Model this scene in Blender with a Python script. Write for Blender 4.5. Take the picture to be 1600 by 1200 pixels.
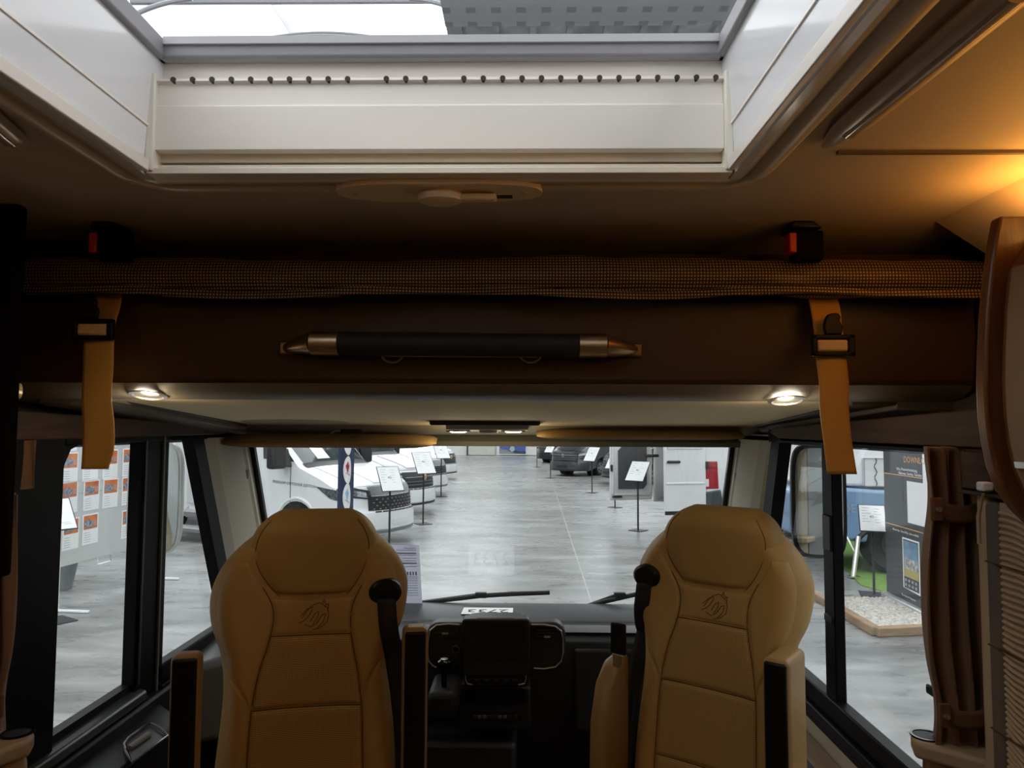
import bpy, bmesh, math, random
from mathutils import Vector, Matrix, Euler
PI = math.pi; R = math.radians
random.seed(7)
S = bpy.context.scene
COL = S.collection
for o in list(bpy.data.objects): bpy.data.objects.remove(o)

# ------------------------------------------------------------------ camera
CAM = Vector((0.144, 0.0, 1.55)); F = 1109.0
cam_d = bpy.data.cameras.new('camera'); cam = bpy.data.objects.new('camera', cam_d); COL.objects.link(cam)
cam_d.sensor_width = 36; cam_d.lens = F*36/1600; cam_d.clip_start = .02; cam_d.clip_end = 300
cam.location = CAM; cam.rotation_euler = (Matrix.Rotation(R(1.03), 3, 'Z') @ Matrix.Rotation(R(93.35), 3, 'X') @ Matrix.Rotation(R(.25), 3, 'Z')).to_euler()
S.camera = cam
S.view_settings.view_transform = 'Standard'; S.view_settings.look = 'None'
S.view_settings.exposure = 0.0; S.view_settings.gamma = 1; S.view_settings.use_curve_mapping = False
S.cycles.max_bounces = 10; S.cycles.diffuse_bounces = 5; S.cycles.glossy_bounces = 4
S.cycles.transparent_max_bounces = 16; S.cycles.transmission_bounces = 4
S.cycles.sample_clamp_indirect = 4.0
S.cycles.use_denoising = True
# ------------------------------------------------------------------ world: pale overcast sky above the glazed hall roof
w = bpy.data.worlds.new('sky'); S.world = w; w.use_nodes = True
bg = w.node_tree.nodes['Background']; bg.inputs[0].default_value = (.97, .985, 1, 1); bg.inputs[1].default_value = 3.0

def lamp(name, kind, loc, energy, color, size=.1, size_y=None, rot=(0,0,0), spot=None):
    l = bpy.data.lights.new(name, kind); l.energy = energy; l.color = color
    if kind == 'AREA':
        l.size = size
        if size_y: l.shape = 'RECTANGLE'; l.size_y = size_y
    else: l.shadow_soft_size = size
    if spot: l.spot_size = spot; l.spot_blend = .9
    o = bpy.data.objects.new(name, l); COL.objects.link(o); o.location = loc; o.rotation_euler = rot
    return o
WARM = (1, .50, .16)
# warm indirect LED strips above the overhead lockers (right one in view, left one its twin)
lamp('strip_light', 'AREA', (.98, .45, 1.895), 1.3, (1, .50, .10), .08, .9, (PI, 0, 0))
lamp('strip_light', 'AREA', (1.0, 1.12, 1.885), .75, (1, .42, .06), .10, .22, (PI, 0, 0))
lamp('strip_light', 'AREA', (-.97, .1, 1.88), 1.8, (1, .52, .12), .08, 1.2, (PI, 0, 0))
lamp('added_fill_light', 'AREA', (-.05, -.75, 1.93), 2.0, (1, .62, .28), .5, .4, (0, 0, 0))  # warm fill added behind the viewpoint to brighten the cabin, source unseen
G = -.60                        # hall floor level; the cabin floor is z = 0

# ------------------------------------------------------------------ pixel to place
_rm = cam.rotation_euler.to_matrix()
def ray(px, py): return _rm @ Vector(((px-800)/F, -(py-600)/F, -1))
def at(px, py, Y):
    d = ray(px, py); return CAM + d*(Y/d.y)
def atx(px, py, X):
    d = ray(px, py); return CAM + d*((X-CAM.x)/d.x)
def atz(px, py, Z):
    d = ray(px, py); return CAM + d*((Z-CAM.z)/d.z)
def gnd(px, py): return atz(px, py, G)
def onp(px, py, p0, n):
    d = ray(px, py); return CAM + d*((Vector(p0)-CAM).dot(n)/d.dot(n))

# ------------------------------------------------------------------ materials
_m = {}
def M(name, col, rough=.5, metal=0, var=None, bump=None, coat=0, emis=0, spec=.5, stretch=(1,1,1), col2=None, sheen=0):
    if name in _m: return _m[name]
    m = bpy.data.materials.new(name); m.use_nodes = True; nt = m.node_tree; N = nt.nodes; L = nt.links
    b = N['Principled BSDF']; b.inputs['Base Color'].default_value = (*col, 1)
    b.inputs['Roughness'].default_value = rough; b.inputs['Metallic'].default_value = metal
    b.inputs['Coat Weight'].default_value = coat; b.inputs['Specular IOR Level'].default_value = spec
    b.inputs['Sheen Weight'].default_value = sheen
    if emis: b.inputs['Emission Color'].default_value = (*col, 1); b.inputs['Emission Strength'].default_value = emis
    tc = mp = None
    if var or bump:
        tc = N.new('ShaderNodeTexCoord'); mp = N.new('ShaderNodeMapping'); L.new(tc.outputs['Object'], mp.inputs[0])
        mp.inputs['Scale'].default_value = stretch
    if var:
        sc, amt = var
        n = N.new('ShaderNodeTexNoise'); n.inputs['Scale'].default_value = sc; n.inputs['Detail'].default_value = 8
        L.new(mp.outputs[0], n.inputs['Vector'])
        r = N.new('ShaderNodeValToRGB'); r.color_ramp.elements[0].position = .5-.22; r.color_ramp.elements[1].position = .5+.22
        c2 = col2 or tuple(c*(1-amt) for c in col)
        r.color_ramp.elements[0].color = (*c2, 1); r.color_ramp.elements[1].color = (*col, 1)
        L.new(n.outputs[0], r.inputs[0]); L.new(r.outputs[0], b.inputs['Base Color'])
    if bump:
        sc, st = bump
        n = N.new('ShaderNodeTexNoise'); n.inputs['Scale'].default_value = sc; n.inputs['Detail'].default_value = 3
        L.new(mp.outputs[0], n.inputs['Vector'])
        bm = N.new('ShaderNodeBump'); bm.inputs['Strength'].default_value = st; bm.inputs['Distance'].default_value = .002
        L.new(n.outputs[0], bm.inputs['Height']); L.new(bm.outputs[0], b.inputs['Normal'])
    _m[name] = m; return m

def grid_mat(name, cA, cB, axes, freq, duty, rough=.6, bump=.3, diag=False, dots=False):
    """two-colour fine weave: axes = indices of object coordinates used"""
    if name in _m: return _m[name]
    m = bpy.data.materials.new(name); m.use_nodes = True; nt = m.node_tree; N = nt.nodes; L = nt.links
    b = N['Principled BSDF']; b.inputs['Roughness'].default_value = rough
    tc = N.new('ShaderNodeTexCoord'); sp = N.new('ShaderNodeSeparateXYZ'); L.new(tc.outputs['Object'], sp.inputs[0])
    def math_(op, a, bb=None):
        n = N.new('ShaderNodeMath'); n.operation = op
        for i, v in enumerate((a, bb)):
            if v is None: continue
            if isinstance(v, (int, float)): n.inputs[i].default_value = v
            else: L.new(v, n.inputs[i])
        return n.outputs[0]
    a, c = sp.outputs[axes[0]], sp.outputs[axes[1]]
    if diag: a, c = math_('ADD', a, c), math_('SUBTRACT', a, c)
    s1 = math_('SINE', math_('MULTIPLY', a, freq*2*PI)); s2 = math_('SINE', math_('MULTIPLY', c, freq*2*PI))
    if dots: v = math_('GREATER_THAN', math_('MULTIPLY', s1, s2), duty)
    else: v = math_('MULTIPLY', math_('GREATER_THAN', s1, duty), math_('GREATER_THAN', s2, duty))
    mx = N.new('ShaderNodeMix'); mx.data_type = 'RGBA'; L.new(v, mx.inputs[0])
    mx.inputs[6].default_value = (*cA, 1); mx.inputs[7].default_value = (*cB, 1); L.new(mx.outputs[2], b.inputs['Base Color'])
    bm = N.new('ShaderNodeBump'); bm.inputs['Strength'].default_value = bump; bm.inputs['Distance'].default_value = .001
    L.new(v, bm.inputs['Height']); L.new(bm.outputs[0], b.inputs['Normal'])
    _m[name] = m; return m

def wood(name, c1, c2, axis=1, scale=14, rough=.45):
    if name in _m: return _m[name]
    st = [9, 9, 9]; st[axis] = .6
    m = M(name, c1, rough, var=(scale/4, 0), col2=c2, stretch=tuple(st), bump=(60, .15))
    return m

def glass(name, tint=(1,1,1), base=.04, rough=.0):
    if name in _m: return _m[name]
    m = bpy.data.materials.new(name); m.use_nodes = True; nt = m.node_tree; N = nt.nodes; L = nt.links
    N.remove(N['Principled BSDF']); out = N['Material Output']
    t = N.new('ShaderNodeBsdfTransparent'); t.inputs[0].default_value = (*tint, 1)
    g = N.new('ShaderNodeBsdfGlossy'); g.inputs['Roughness'].default_value = rough
    lw = N.new('ShaderNodeLayerWeight'); lw.inputs['Blend'].default_value = .5
    pw = N.new('ShaderNodeMath'); pw.operation = 'POWER'; L.new(lw.outputs['Facing'], pw.inputs[0]); pw.inputs[1].default_value = 5
    ma = N.new('ShaderNodeMath'); ma.operation = 'MULTIPLY_ADD'; L.new(pw.outputs[0], ma.inputs[0]); ma.inputs[1].default_value = .96*.5; ma.inputs[2].default_value = base
    x = N.new('ShaderNodeMixShader'); L.new(ma.outputs[0], x.inputs[0]); L.new(t.outputs[0], x.inputs[1]); L.new(g.outputs[0], x.inputs[2])
    L.new(x.outputs[0], out.inputs[0]); _m[name] = m; return m

BLACK = M('black_plastic', (.005,.005,.006), .45, bump=(300,.1), spec=.3)
RUBBER = M('black_rubber', (.004,.004,.005), .6)
GLOSSB = M('gloss_black', (.004,.004,.005), .15, spec=.25)
CHROME = M('brushed_steel', (.75,.72,.68), .28, 1)
SATIN = M('satin_champagne', (.75,.62,.45), .32, 1)
CREAM = M('cream_cladding', (.44,.42,.34), .65, bump=(500,.2))
CEIL = M('ceiling_cloth', (.56,.46,.34), .9, var=(6,.06), bump=(700,.25))
UNDER = M('bed_underside_cloth', (.93,.79,.50), .85, bump=(700,.2))
LEATHER = M('tan_leather', (.46,.285,.092), .52, var=(5,.10), bump=(420,.28))
HEADL = M('headrest_leather', (.42,.262,.088), .55, var=(5,.08), bump=(420,.2))
PERF = grid_mat('perforated_leather', (.47,.295,.10), (.10,.06,.02), (0,2), 120, .45, rough=.55, bump=-.3, diag=True, dots=True)
SEAM = M('brown_stitching', (.10,.05,.018), .8)
APRON = M('dark_brown_leatherette', (.055,.026,.012), .5, bump=(350,.3))
LIP = M('bed_lip_grey', (.20,.17,.13), .5, bump=(350,.2))
WEB = grid_mat('orange_webbing', (.80,.44,.09), (.56,.28,.045), (2,2), 330, 0.0, rough=.75, bump=.5)
WOODR = wood('warm_locker_wood', (.22,.080,.022), (.10,.034,.010), 2, 30, .35)
WOODD = wood('dark_pelmet_wood', (.070,.038,.024), (.030,.016,.011), 1, 30, .75)
WOODL = wood('grey_oak_shelf', (.34,.26,.18), (.22,.165,.11), 1, 20, .5)
CURT = M('brown_curtain_cloth', (.17,.085,.038), .9, bump=(900,.4), sheen=.3)
HATCHW = M('hatch_white_plastic', (.92,.86,.79), .35)
HATCHG = M('hatch_gloss_white', (.84,.85,.87), .12)
HATCHB = M('hatch_beige_plastic', (.60,.50,.36), .4)
HGREY = M('hatch_grey_seal', (.34,.34,.36), .5)
WHITEP = M('white_paint', (.82,.84,.86), .25, coat=.6)
PAPER = M('paper_white', (.88,.89,.9), .7)
INK = M('print_dark', (.06,.06,.07), .7)
INKG = M('print_grey', (.38,.39,.41), .7)
GLASSW = glass('window_glass', (.93,.95,.95))
GLASSF = glass('windscreen_glass', (.95,.97,.97), base=.075)
GLASSH = glass('hatch_acrylic', (.95,.96,.97))

# ------------------------------------------------------------------ builders
ROOT = {}                         # world location given to a thing's Empty when its parts are built in world coordinates
class MB:
    def __init__(s): s.v = []; s.f = []
    def add(s, vs, fs):
        n = len(s.v); s.v += [Vector(v) for v in vs]; s.f += [tuple(i+n for i in f) for f in fs]; return s
    def hexa(s, p):               # 8 points: bottom 4 ccw, top 4 ccw
        return s.add(p, [(3,2,1,0),(4,5,6,7),(0,1,5,4),(1,2,6,5),(2,3,7,6),(3,0,4,7)])
    def box(s, x0,x1,y0,y1,z0,z1):
        return s.hexa([(x0,y0,z0),(x1,y0,z0),(x1,y1,z0),(x0,y1,z0),(x0,y0,z1),(x1,y0,z1),(x1,y1,z1),(x0,y1,z1)])
    def slab(s, quad, n, t):      # polygon thickened along n by t
        n = Vector(n).normalized()*t; k = len(quad); q = [Vector(a) for a in quad]
        return s.add(q+[a+n for a in q], [tuple(range(k)), tuple(range(2*k-1, k-1, -1))]+[(i, k+i, k+(i+1)%k, (i+1)%k) for i in range(k)])
    def prism(s, poly, axis, a, b):   # 2D polygon extruded along axis from a to b
        def P(u, v, h):
            return {0:(h,u,v), 1:(u,h,v), 2:(u,v,h)}[axis]
        k = len(poly)
        return s.add([P(u,v,a) for u,v in poly]+[P(u,v,b) for u,v in poly],
            [tuple(range(k)), tuple(range(2*k-1,k-1,-1))]+[(i,k+i,k+(i+1)%k,(i+1)%k) for i in range(k)])
    def tube(s, path, r, seg=10, flat=None, closed=False):
        path = [Vector(p) for p in path]; n = len(path); vs = []
        up = Vector((0,0,1))
        for i, p in enumerate(path):
            a = path[(i-1) % n] if (closed or i > 0) else p
            b = path[(i+1) % n] if (closed or i < n-1) else p
            d = (b-a).normalized()
            if abs(d.dot(up)) > .98: up2 = Vector((0,1,0))
            else: up2 = up
            x = d.cross(up2).normalized(); y = x.cross(d).normalized()
            rr = r[i] if isinstance(r, (list, tuple)) else r
            for k in range(seg):
                t = 2*PI*k/seg; vs.append(p + x*math.cos(t)*rr + y*math.sin(t)*rr*(flat or 1))
        m = n if closed else n-1; fs = []
        for i in range(m):
            for k in range(seg):
                a = i*seg+k; b = i*seg+(k+1)%seg; c = ((i+1)%n)*seg+(k+1)%seg; d_ = ((i+1)%n)*seg+k
                fs.append((a, b, c, d_))
        if not closed: fs += [tuple(range(seg-1,-1,-1)), tuple((n-1)*seg+k for k in range(seg))]
        return s.add(vs, fs)
    def lathe(s, prof, c=(0,0,0), seg=24, axis=2, sx=1, sy=1):
        vs = []; c = Vector(c)
        for r, h in prof:
            for k in range(seg):
                t = 2*PI*k/seg; u, v = r*math.cos(t)*sx, r*math.sin(t)*sy
                vs.append(c + Vector({2:(u,v,h), 1:(u,h,v), 0:(h,u,v)}[axis]))
        fs = []
        for i in range(len(prof)-1):
            for k in range(seg): fs.append((i*seg+k, i*seg+(k+1)%seg, (i+1)*seg+(k+1)%seg, (i+1)*seg+k))
        fs += [tuple(range(seg-1,-1,-1)), tuple((len(prof)-1)*seg+k for k in range(seg))]
        return s.add(vs, fs)
    def grid(s, fn, nu, nv, cu=False):
        vs = [fn(i/nu, j/nv) for j in range(nv+1) for i in range(nu+1)]
        return s.add(vs, [(j*(nu+1)+i, j*(nu+1)+i+1, (j+1)*(nu+1)+i+1, (j+1)*(nu+1)+i) for j in range(nv) for i in range(nu)])
    def xf(s, mat):
        s.v = [mat @ v for v in s.v]; return s
    def build(s, name, mat, parent=None, bevel=0, seg=2, smooth=True, solid=0, subsurf=0, ang=35):
        me = bpy.data.meshes.new(name); me.from_pydata([tuple(v) for v in s.v], [], s.f)
        bm = bmesh.new(); bm.from_mesh(me); bmesh.ops.recalc_face_normals(bm, faces=bm.faces); bm.to_mesh(me); bm.free()
        me.materials.append(mat)
        o = bpy.data.objects.new(name, me); COL.objects.link(o)
        if smooth:
            me.polygons.foreach_set('use_smooth', [True]*len(me.polygons)); me.set_sharp_from_angle(angle=R(ang))
        if solid: md = o.modifiers.new('s', 'SOLIDIFY'); md.thickness = solid; md.offset = 0
        if bevel:
            md = o.modifiers.new('b', 'BEVEL'); md.width = bevel; md.segments = seg; md.limit_method = 'ANGLE'; md.angle_limit = R(30)
            md.harden_normals = False
        if subsurf: md = o.modifiers.new('u', 'SUBSURF'); md.levels = subsurf; md.render_levels = subsurf
        if parent: adopt(o, parent)
        return o
def adopt(o, parent):
    o.parent = parent; L = ROOT.get(parent.name)
    if L is not None: o.matrix_parent_inverse = Matrix.Translation(-L)
    else:
        q = parent.parent
        # meshes built in world coordinates keep identity matrices; nothing to undo
def thing(name, label, cat, loc=(0,0,0), group=None, world=True):
    o = bpy.data.objects.new(name, None); COL.objects.link(o); o.empty_display_size = .05
    o.location = loc
    if world: ROOT[o.name] = Vector(loc)
    o['label'] = label; o['category'] = cat
    if group: o['group'] = group
    return o
def tag(o, label, cat, group=None, kind=None):
    if label: o['label'] = label
    if cat: o['category'] = cat
    if group: o['group'] = group
    if kind: o['kind'] = kind
    return o
def struct(o): o['kind'] = 'structure'; return o
def put(o, loc, rz=0): o.location = loc; o.rotation_euler = (0,0,rz); return o
def text(name, s, size, mat4, mat, parent=None, align='CENTER', thick=.0008, sx=1):
    cu = bpy.data.curves.new(name, 'FONT'); cu.body = s; cu.size = size; cu.align_x = align; cu.align_y = 'CENTER'
    cu.extrude = thick/2; cu.resolution_u = 2
    t = bpy.data.objects.new(name+'_t', cu); COL.objects.link(t)
    bpy.context.view_layer.update()
    me = bpy.data.meshes.new_from_object(t.evaluated_get(bpy.context.evaluated_depsgraph_get()))
    bpy.data.objects.remove(t); me.name = name
    me.transform(mat4 @ Matrix.Diagonal((sx,1,1,1))); me.materials.clear(); me.materials.append(mat)
    o = bpy.data.objects.new(name, me); COL.objects.link(o)
    if parent: adopt(o, parent)
    return o
def frame_mat(o, x, y):           # matrix with given origin, x and y directions
    x = Vector(x).normalized(); y = Vector(y).normalized(); z = x.cross(y).normalized(); y = z.cross(x)
    return Matrix(((x.x,y.x,z.x,o[0]),(x.y,y.y,z.y,o[1]),(x.z,y.z,z.z,o[2]),(0,0,0,1)))
def interp(tab, z):
    if z <= tab[0][0]: return tab[0][1]
    for (a, va), (b, vb) in zip(tab, tab[1:]):
        if z <= b:
            t = (z-a)/(b-a); t = t*t*(3-2*t) if False else t
            return va+(vb-va)*t
    return tab[-1][1]
def smooth_tab(tab, n=60):        # Catmull-Rom resampling of a table
    out = []; z0, z1 = tab[0][0], tab[-1][0]
    for i in range(n+1):
        z = z0+(z1-z0)*i/n
        k = max(j for j in range(len(tab)-1) if tab[j][0] <= z+1e-9)
        a, b = tab[k], tab[k+1]; p = tab[k-1] if k else a; q = tab[k+2] if k+2 < len(tab) else b
        h = b[0]-a[0]; t = (z-a[0])/h
        ma = (b[1]-p[1])/(b[0]-p[0])*h; mb = (q[1]-a[1])/(q[0]-a[0])*h
        v = (2*t**3-3*t*t+1)*a[1]+(t**3-2*t*t+t)*ma+(-2*t**3+3*t*t)*b[1]+(t**3-t*t)*mb
        out.append((z, v))
    return out

XL, XR = -1.03, 1.03              # inner faces of the cabin side walls
# ================================================================== HALL (outside)
def hall_floor_mat():
    m = bpy.data.materials.new('polished_concrete_floor'); m.use_nodes = True; nt = m.node_tree; N = nt.nodes; L = nt.links
    b = N['Principled BSDF']; tc = N.new('ShaderNodeTexCoord')
    def noise(scale, detail, st, dist=0):
        mp = N.new('ShaderNodeMapping'); mp.inputs['Scale'].default_value = st; L.new(tc.outputs['Object'], mp.inputs[0])
        n = N.new('ShaderNodeTexNoise'); n.inputs['Scale'].default_value = scale; n.inputs['Detail'].default_value = detail
        n.inputs['Distortion'].default_value = dist; L.new(mp.outputs[0], n.inputs['Vector']); return n.outputs[0]
    a = noise(.9, 9, (.7, 1.9, 1), .8); c = noise(4, 5, (.6, 1.9, 1), .6); d = noise(.25, 3, (1,1,1))
    def mixf(x, y, f):
        n = N.new('ShaderNodeMix'); n.inputs[0].default_value = f; L.new(x, n.inputs[2]); L.new(y, n.inputs[3]); return n.outputs[0]
    v = mixf(mixf(a, c, .28), d, .3)
    r = N.new('ShaderNodeValToRGB'); L.new(v, r.inputs[0])
    e = r.color_ramp.elements; e[0].position = .36; e[0].color = (.125,.128,.125,1); e[1].position = .64; e[1].color = (.38,.385,.375,1)
    x = e.new(.5); x.color = (.235,.238,.233,1)
    L.new(r.outputs[0], b.inputs['Base Color'])
    rr = N.new('ShaderNodeMapRange'); L.new(c, rr.inputs[0]); rr.inputs[1].default_value = .3; rr.inputs[2].default_value = .7
    rr.inputs[3].default_value = .22; rr.inputs[4].default_value = .42; L.new(rr.outputs[0], b.inputs['Roughness'])
    return m
HF = hall_floor_mat()
struct(MB().box(-22, 22, -14, 54, G-.1, G).build('hall_floor', HF))
WALLM = M('hall_wall_white', (.72,.72,.70), .8)
BEIGE = M('hall_panel_beige', (.58,.58,.52), .7)
DKJ = M('panel_joint_dark', (.05,.05,.05), .7)
# joint lines in the floor slab
JOINT = M('floor_joint_pale', (.45,.45,.44), .5)
a, b_ = gnd(895, 852), gnd(927, 950)
d_ = (a-b_).normalized(); a2 = b_+d_*45; b2 = b_-d_*3
n_ = Vector((d_.y, -d_.x, 0))*.008
struct(MB().slab([a2-n_, a2+n_, b2+n_, b2-n_], (0,0,1), .0015).build('trim_1', JOINT))

far = struct(MB().box(-22, 22, 51.2, 51.5, G, 7).build('hall_wall_far', WALLM))
struct(MB().box(-22.2, -22, -14, 51.5, G, 7).build('hall_wall_left', WALLM))
struct(MB().box(22, 22.2, -14, 51.5, G, 7).build('hall_wall_right', WALLM))
struct(MB().box(-22, 22, -14.2, -14, G, 7).build('hall_wall_back', WALLM))
def wall_panel(x0, x1, mat, z1=2.6):
    p, q = at(x0, 700, 51.1), at(x1, 700, 51.1)
    return MB().box(p.x, q.x, 51.08, 51.2, G+.03, z1).build('wall_panel', mat, far, bevel=.01)
wall_panel(731.5, 773.5, BEIGE); wall_panel(823, 850, M('hall_panel_white', (.78,.78,.76), .6))
MB().box(at(729.2,700,51).x, at(730.6,700,51).x, 51.0, 51.2, G, 6.9).build('wall_post', DKJ, far)
# far poster of a blue car
pl, pr = at(777, 700, 51), at(823.5, 700, 51)
ps = thing('wall_poster', 'large framed poster of a blue car on the far wall', 'poster', ((pl.x+pr.x)/2, 51.0, G))
MB().box(pl.x, pr.x, 50.98, 51.07, G+.05, 2.4).build('frame', WHITEP, ps)
xa, xb = at(780, 700, 51).x, at(821.5, 700, 51).x; zb = at(800, 708, 51).z
MB().box(xa, xb, 50.95, 50.985, zb-.05, 2.3).build('print', M('poster_road_grey', (.34,.36,.40), .6, var=(.6,.3)), ps)
BLUEC = M('blue_car_paint', (.07,.12,.42), .4)
W_ = xb-xa; zz = zb
car = [(0.02,.55),(.03,.38),(.12,.30),(.36,.24),(.40,.40),(.48,.47),(.56,.42),(.60,.20),(.80,.12),(.97,.16),(1,.5),(1,.95),(.8,1.3),(.3,1.3),(.08,.9)]
MB().prism([(xa+u*W_, zz+v*1.0) for u, v in car], 1, 50.92, 50.95).build('car_print', BLUEC, ps)
MB().lathe([(.20,0),(.20,.02)], (xa+.49*W_, 50.90, zz+.30), 20, 1, sx=.85).build('wheel_print', M('poster_wheel', (.45,.47,.5), .5), ps)
MB().prism([(xa+W_*u, zz+v) for u, v in [(.6,.0),(1,-.05),(1,.15),(.62,.18),(.3,.2)]], 1, 50.93, 50.949).build('shadow_print', M('poster_dark', (.05,.06,.08), .6), ps)

# glazed roof of the hall: solid decks, steel beams, glazing bars
DECK = M('hall_roof_deck_grey', (.36,.37,.39), .5, var=(2.2,.75), bump=(20,.4))
BEAM = M('roof_beam_steel', (.30,.31,.33), .5)
deck = MB()
x = -.95
deck.box(x, x+4.6, -14, 50, 7.0, 7.15)
deck.build('hall_roof_deck', DECK)['kind'] = 'structure'
dk = bpy.data.objects['hall_roof_deck']
for k in range(9): MB().box(-.8+k*.5, -.72+k*.5, -14, 50, 6.9, 7.0).build('deck_rib', DECK, dk)
PERFD = grid_mat('perforated_deck', (.30,.31,.32), (.16,.165,.17), (0,1), 3.1, .35, rough=.5, bump=.0)
MB().box(-.93, 3.6, 8.2, 9.16, 6.86, 6.9).build('perforated_panel', PERFD, dk)
struct(MB().box(-22, -12, -14, 50, 7.0, 7.15).build('hall_roof_deck', DECK))
struct(MB().box(14, 22, -14, 50, 7.0, 7.15).build('hall_roof_deck', DECK))
for y in (-6, 2, 12.9, 20, 28, 36, 44):
    struct(MB().box(-22, 22, y-.08, y+.08, 7.0, 7.3).build('roof_beam', BEAM))
p, q = at(470, 66, 9.6), at(424, -3, 10.6+.9)
struct(MB().tube([q+(q-p)*2, p-(q-p)*.8], .07, 10).build('roof_beam', M('pale_strut', (.46,.48,.50), .5)))
for (ya, x0, w0, h0) in ((9.9, -4.6, 5.2, .5),):
    pass
# curved edge of an arched dome skylight seen through the hatch
for k, (ya, r0) in enumerate(((9.2, 0), (9.35, .06))):
    pts = []
    for i in range(25):
        t = i/24; px = 330+t*350; py = 79-28*math.sin(PI*t)+k*4
        pts.append(at(px, py, 9.2))
    struct(MB().tube(pts, .02, 8).build('dome_rim', BEAM))
struct(MB().tube([at(205,3,9.9), at(716,1,9.9)], .045, 8).build('glazing_bar', BEAM))
for q0 in (((195,30),(300,-2)), ((640,-2),(730,24))):
    pts = [at(q0[0][0]+(q0[1][0]-q0[0][0])*t/8, q0[0][1]+(q0[1][1]-q0[0][1])*(t/8)-6*math.sin(PI*t/8), 9.4) for t in range(9)]
    struct(MB().tube(pts, .035, 8).build('dome_rim', BEAM))

# ------------------------------------------------------------------ vans
TYRE = M('tyre_rubber', (.012,.012,.013), .75)
RIM = M('alloy_rim', (.42,.43,.45), .3, .9)
VGLASS = M('van_glass', (.035,.05,.05), .06, coat=1)
VBLACK = M('van_black_plastic', (.018,.019,.021), .45)
VGREY = M('van_trim_grey', (.20,.21,.22), .4)
LAMPG = M('headlamp_glass', (.30,.32,.35), .12, .6, var=(25,.8))
DARKV = M('dark_grey_van_paint', (.035,.042,.048), .35, coat=.6)
SILV = M('silver_hood_paint', (.52,.54,.57), .25, coat=.6)
def wheel(parent, x, y, side, r=.34, spokes=5, name='wheel'):
    m = MB().lathe([(r*.62,-.09),(r*.93,-.11),(r,-.07),(r,.07),(r*.93,.11),(r*.62,.09)], (x,y,r), 30, 1)
    wl = m.build(name, TYRE, parent)
    h = MB(); yo = y+side*.085
    h.lathe([(r*.64,-.01),(r*.66,.015),(r*.60,.018),(r*.60,-.01)], (x,yo,r), 30, 1)
    h.lathe([(.001,-.01),(r*.16,-.01),(r*.14,.03),(.001,.03)], (x,yo,r), 16, 1)
    for k in range(spokes*2):
        t = 2*PI*(k//2)/spokes + (.16 if k % 2 else -.16); c, s_ = math.cos(t), math.sin(t)
        u = Vector((c,0,s_)); v = Vector((-s_,0,c))*r*.05; o = Vector((x,yo,r))
        a_, b_ = o+u*r*.12, o+u*r*.62
        h.slab([a_-v, a_+v, b_+v*.8, b_-v*.8], (0,side,0), .02)
    h.build('rim', RIM, wl)
    return wl
VP = [  # s  -> side profile of nose: x, z, roundness, half width
 (0.0, -.02, .24, .50), (.08, .0, .34, .55), (.22, .0, .58, .60), (.30, -.04, .64, .60), (.42, -.06, .86, .60),
 (.50, -.14, 1.04, .58), (.54, -.26, 1.12, .54), (.60, -.60, 1.24, .44), (.68, -1.30, 1.42, .20), (.70, -1.36, 1.45, .18), (.84, -2.08, 2.10, .10), (.88, -2.28, 2.22, .05)]
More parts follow.
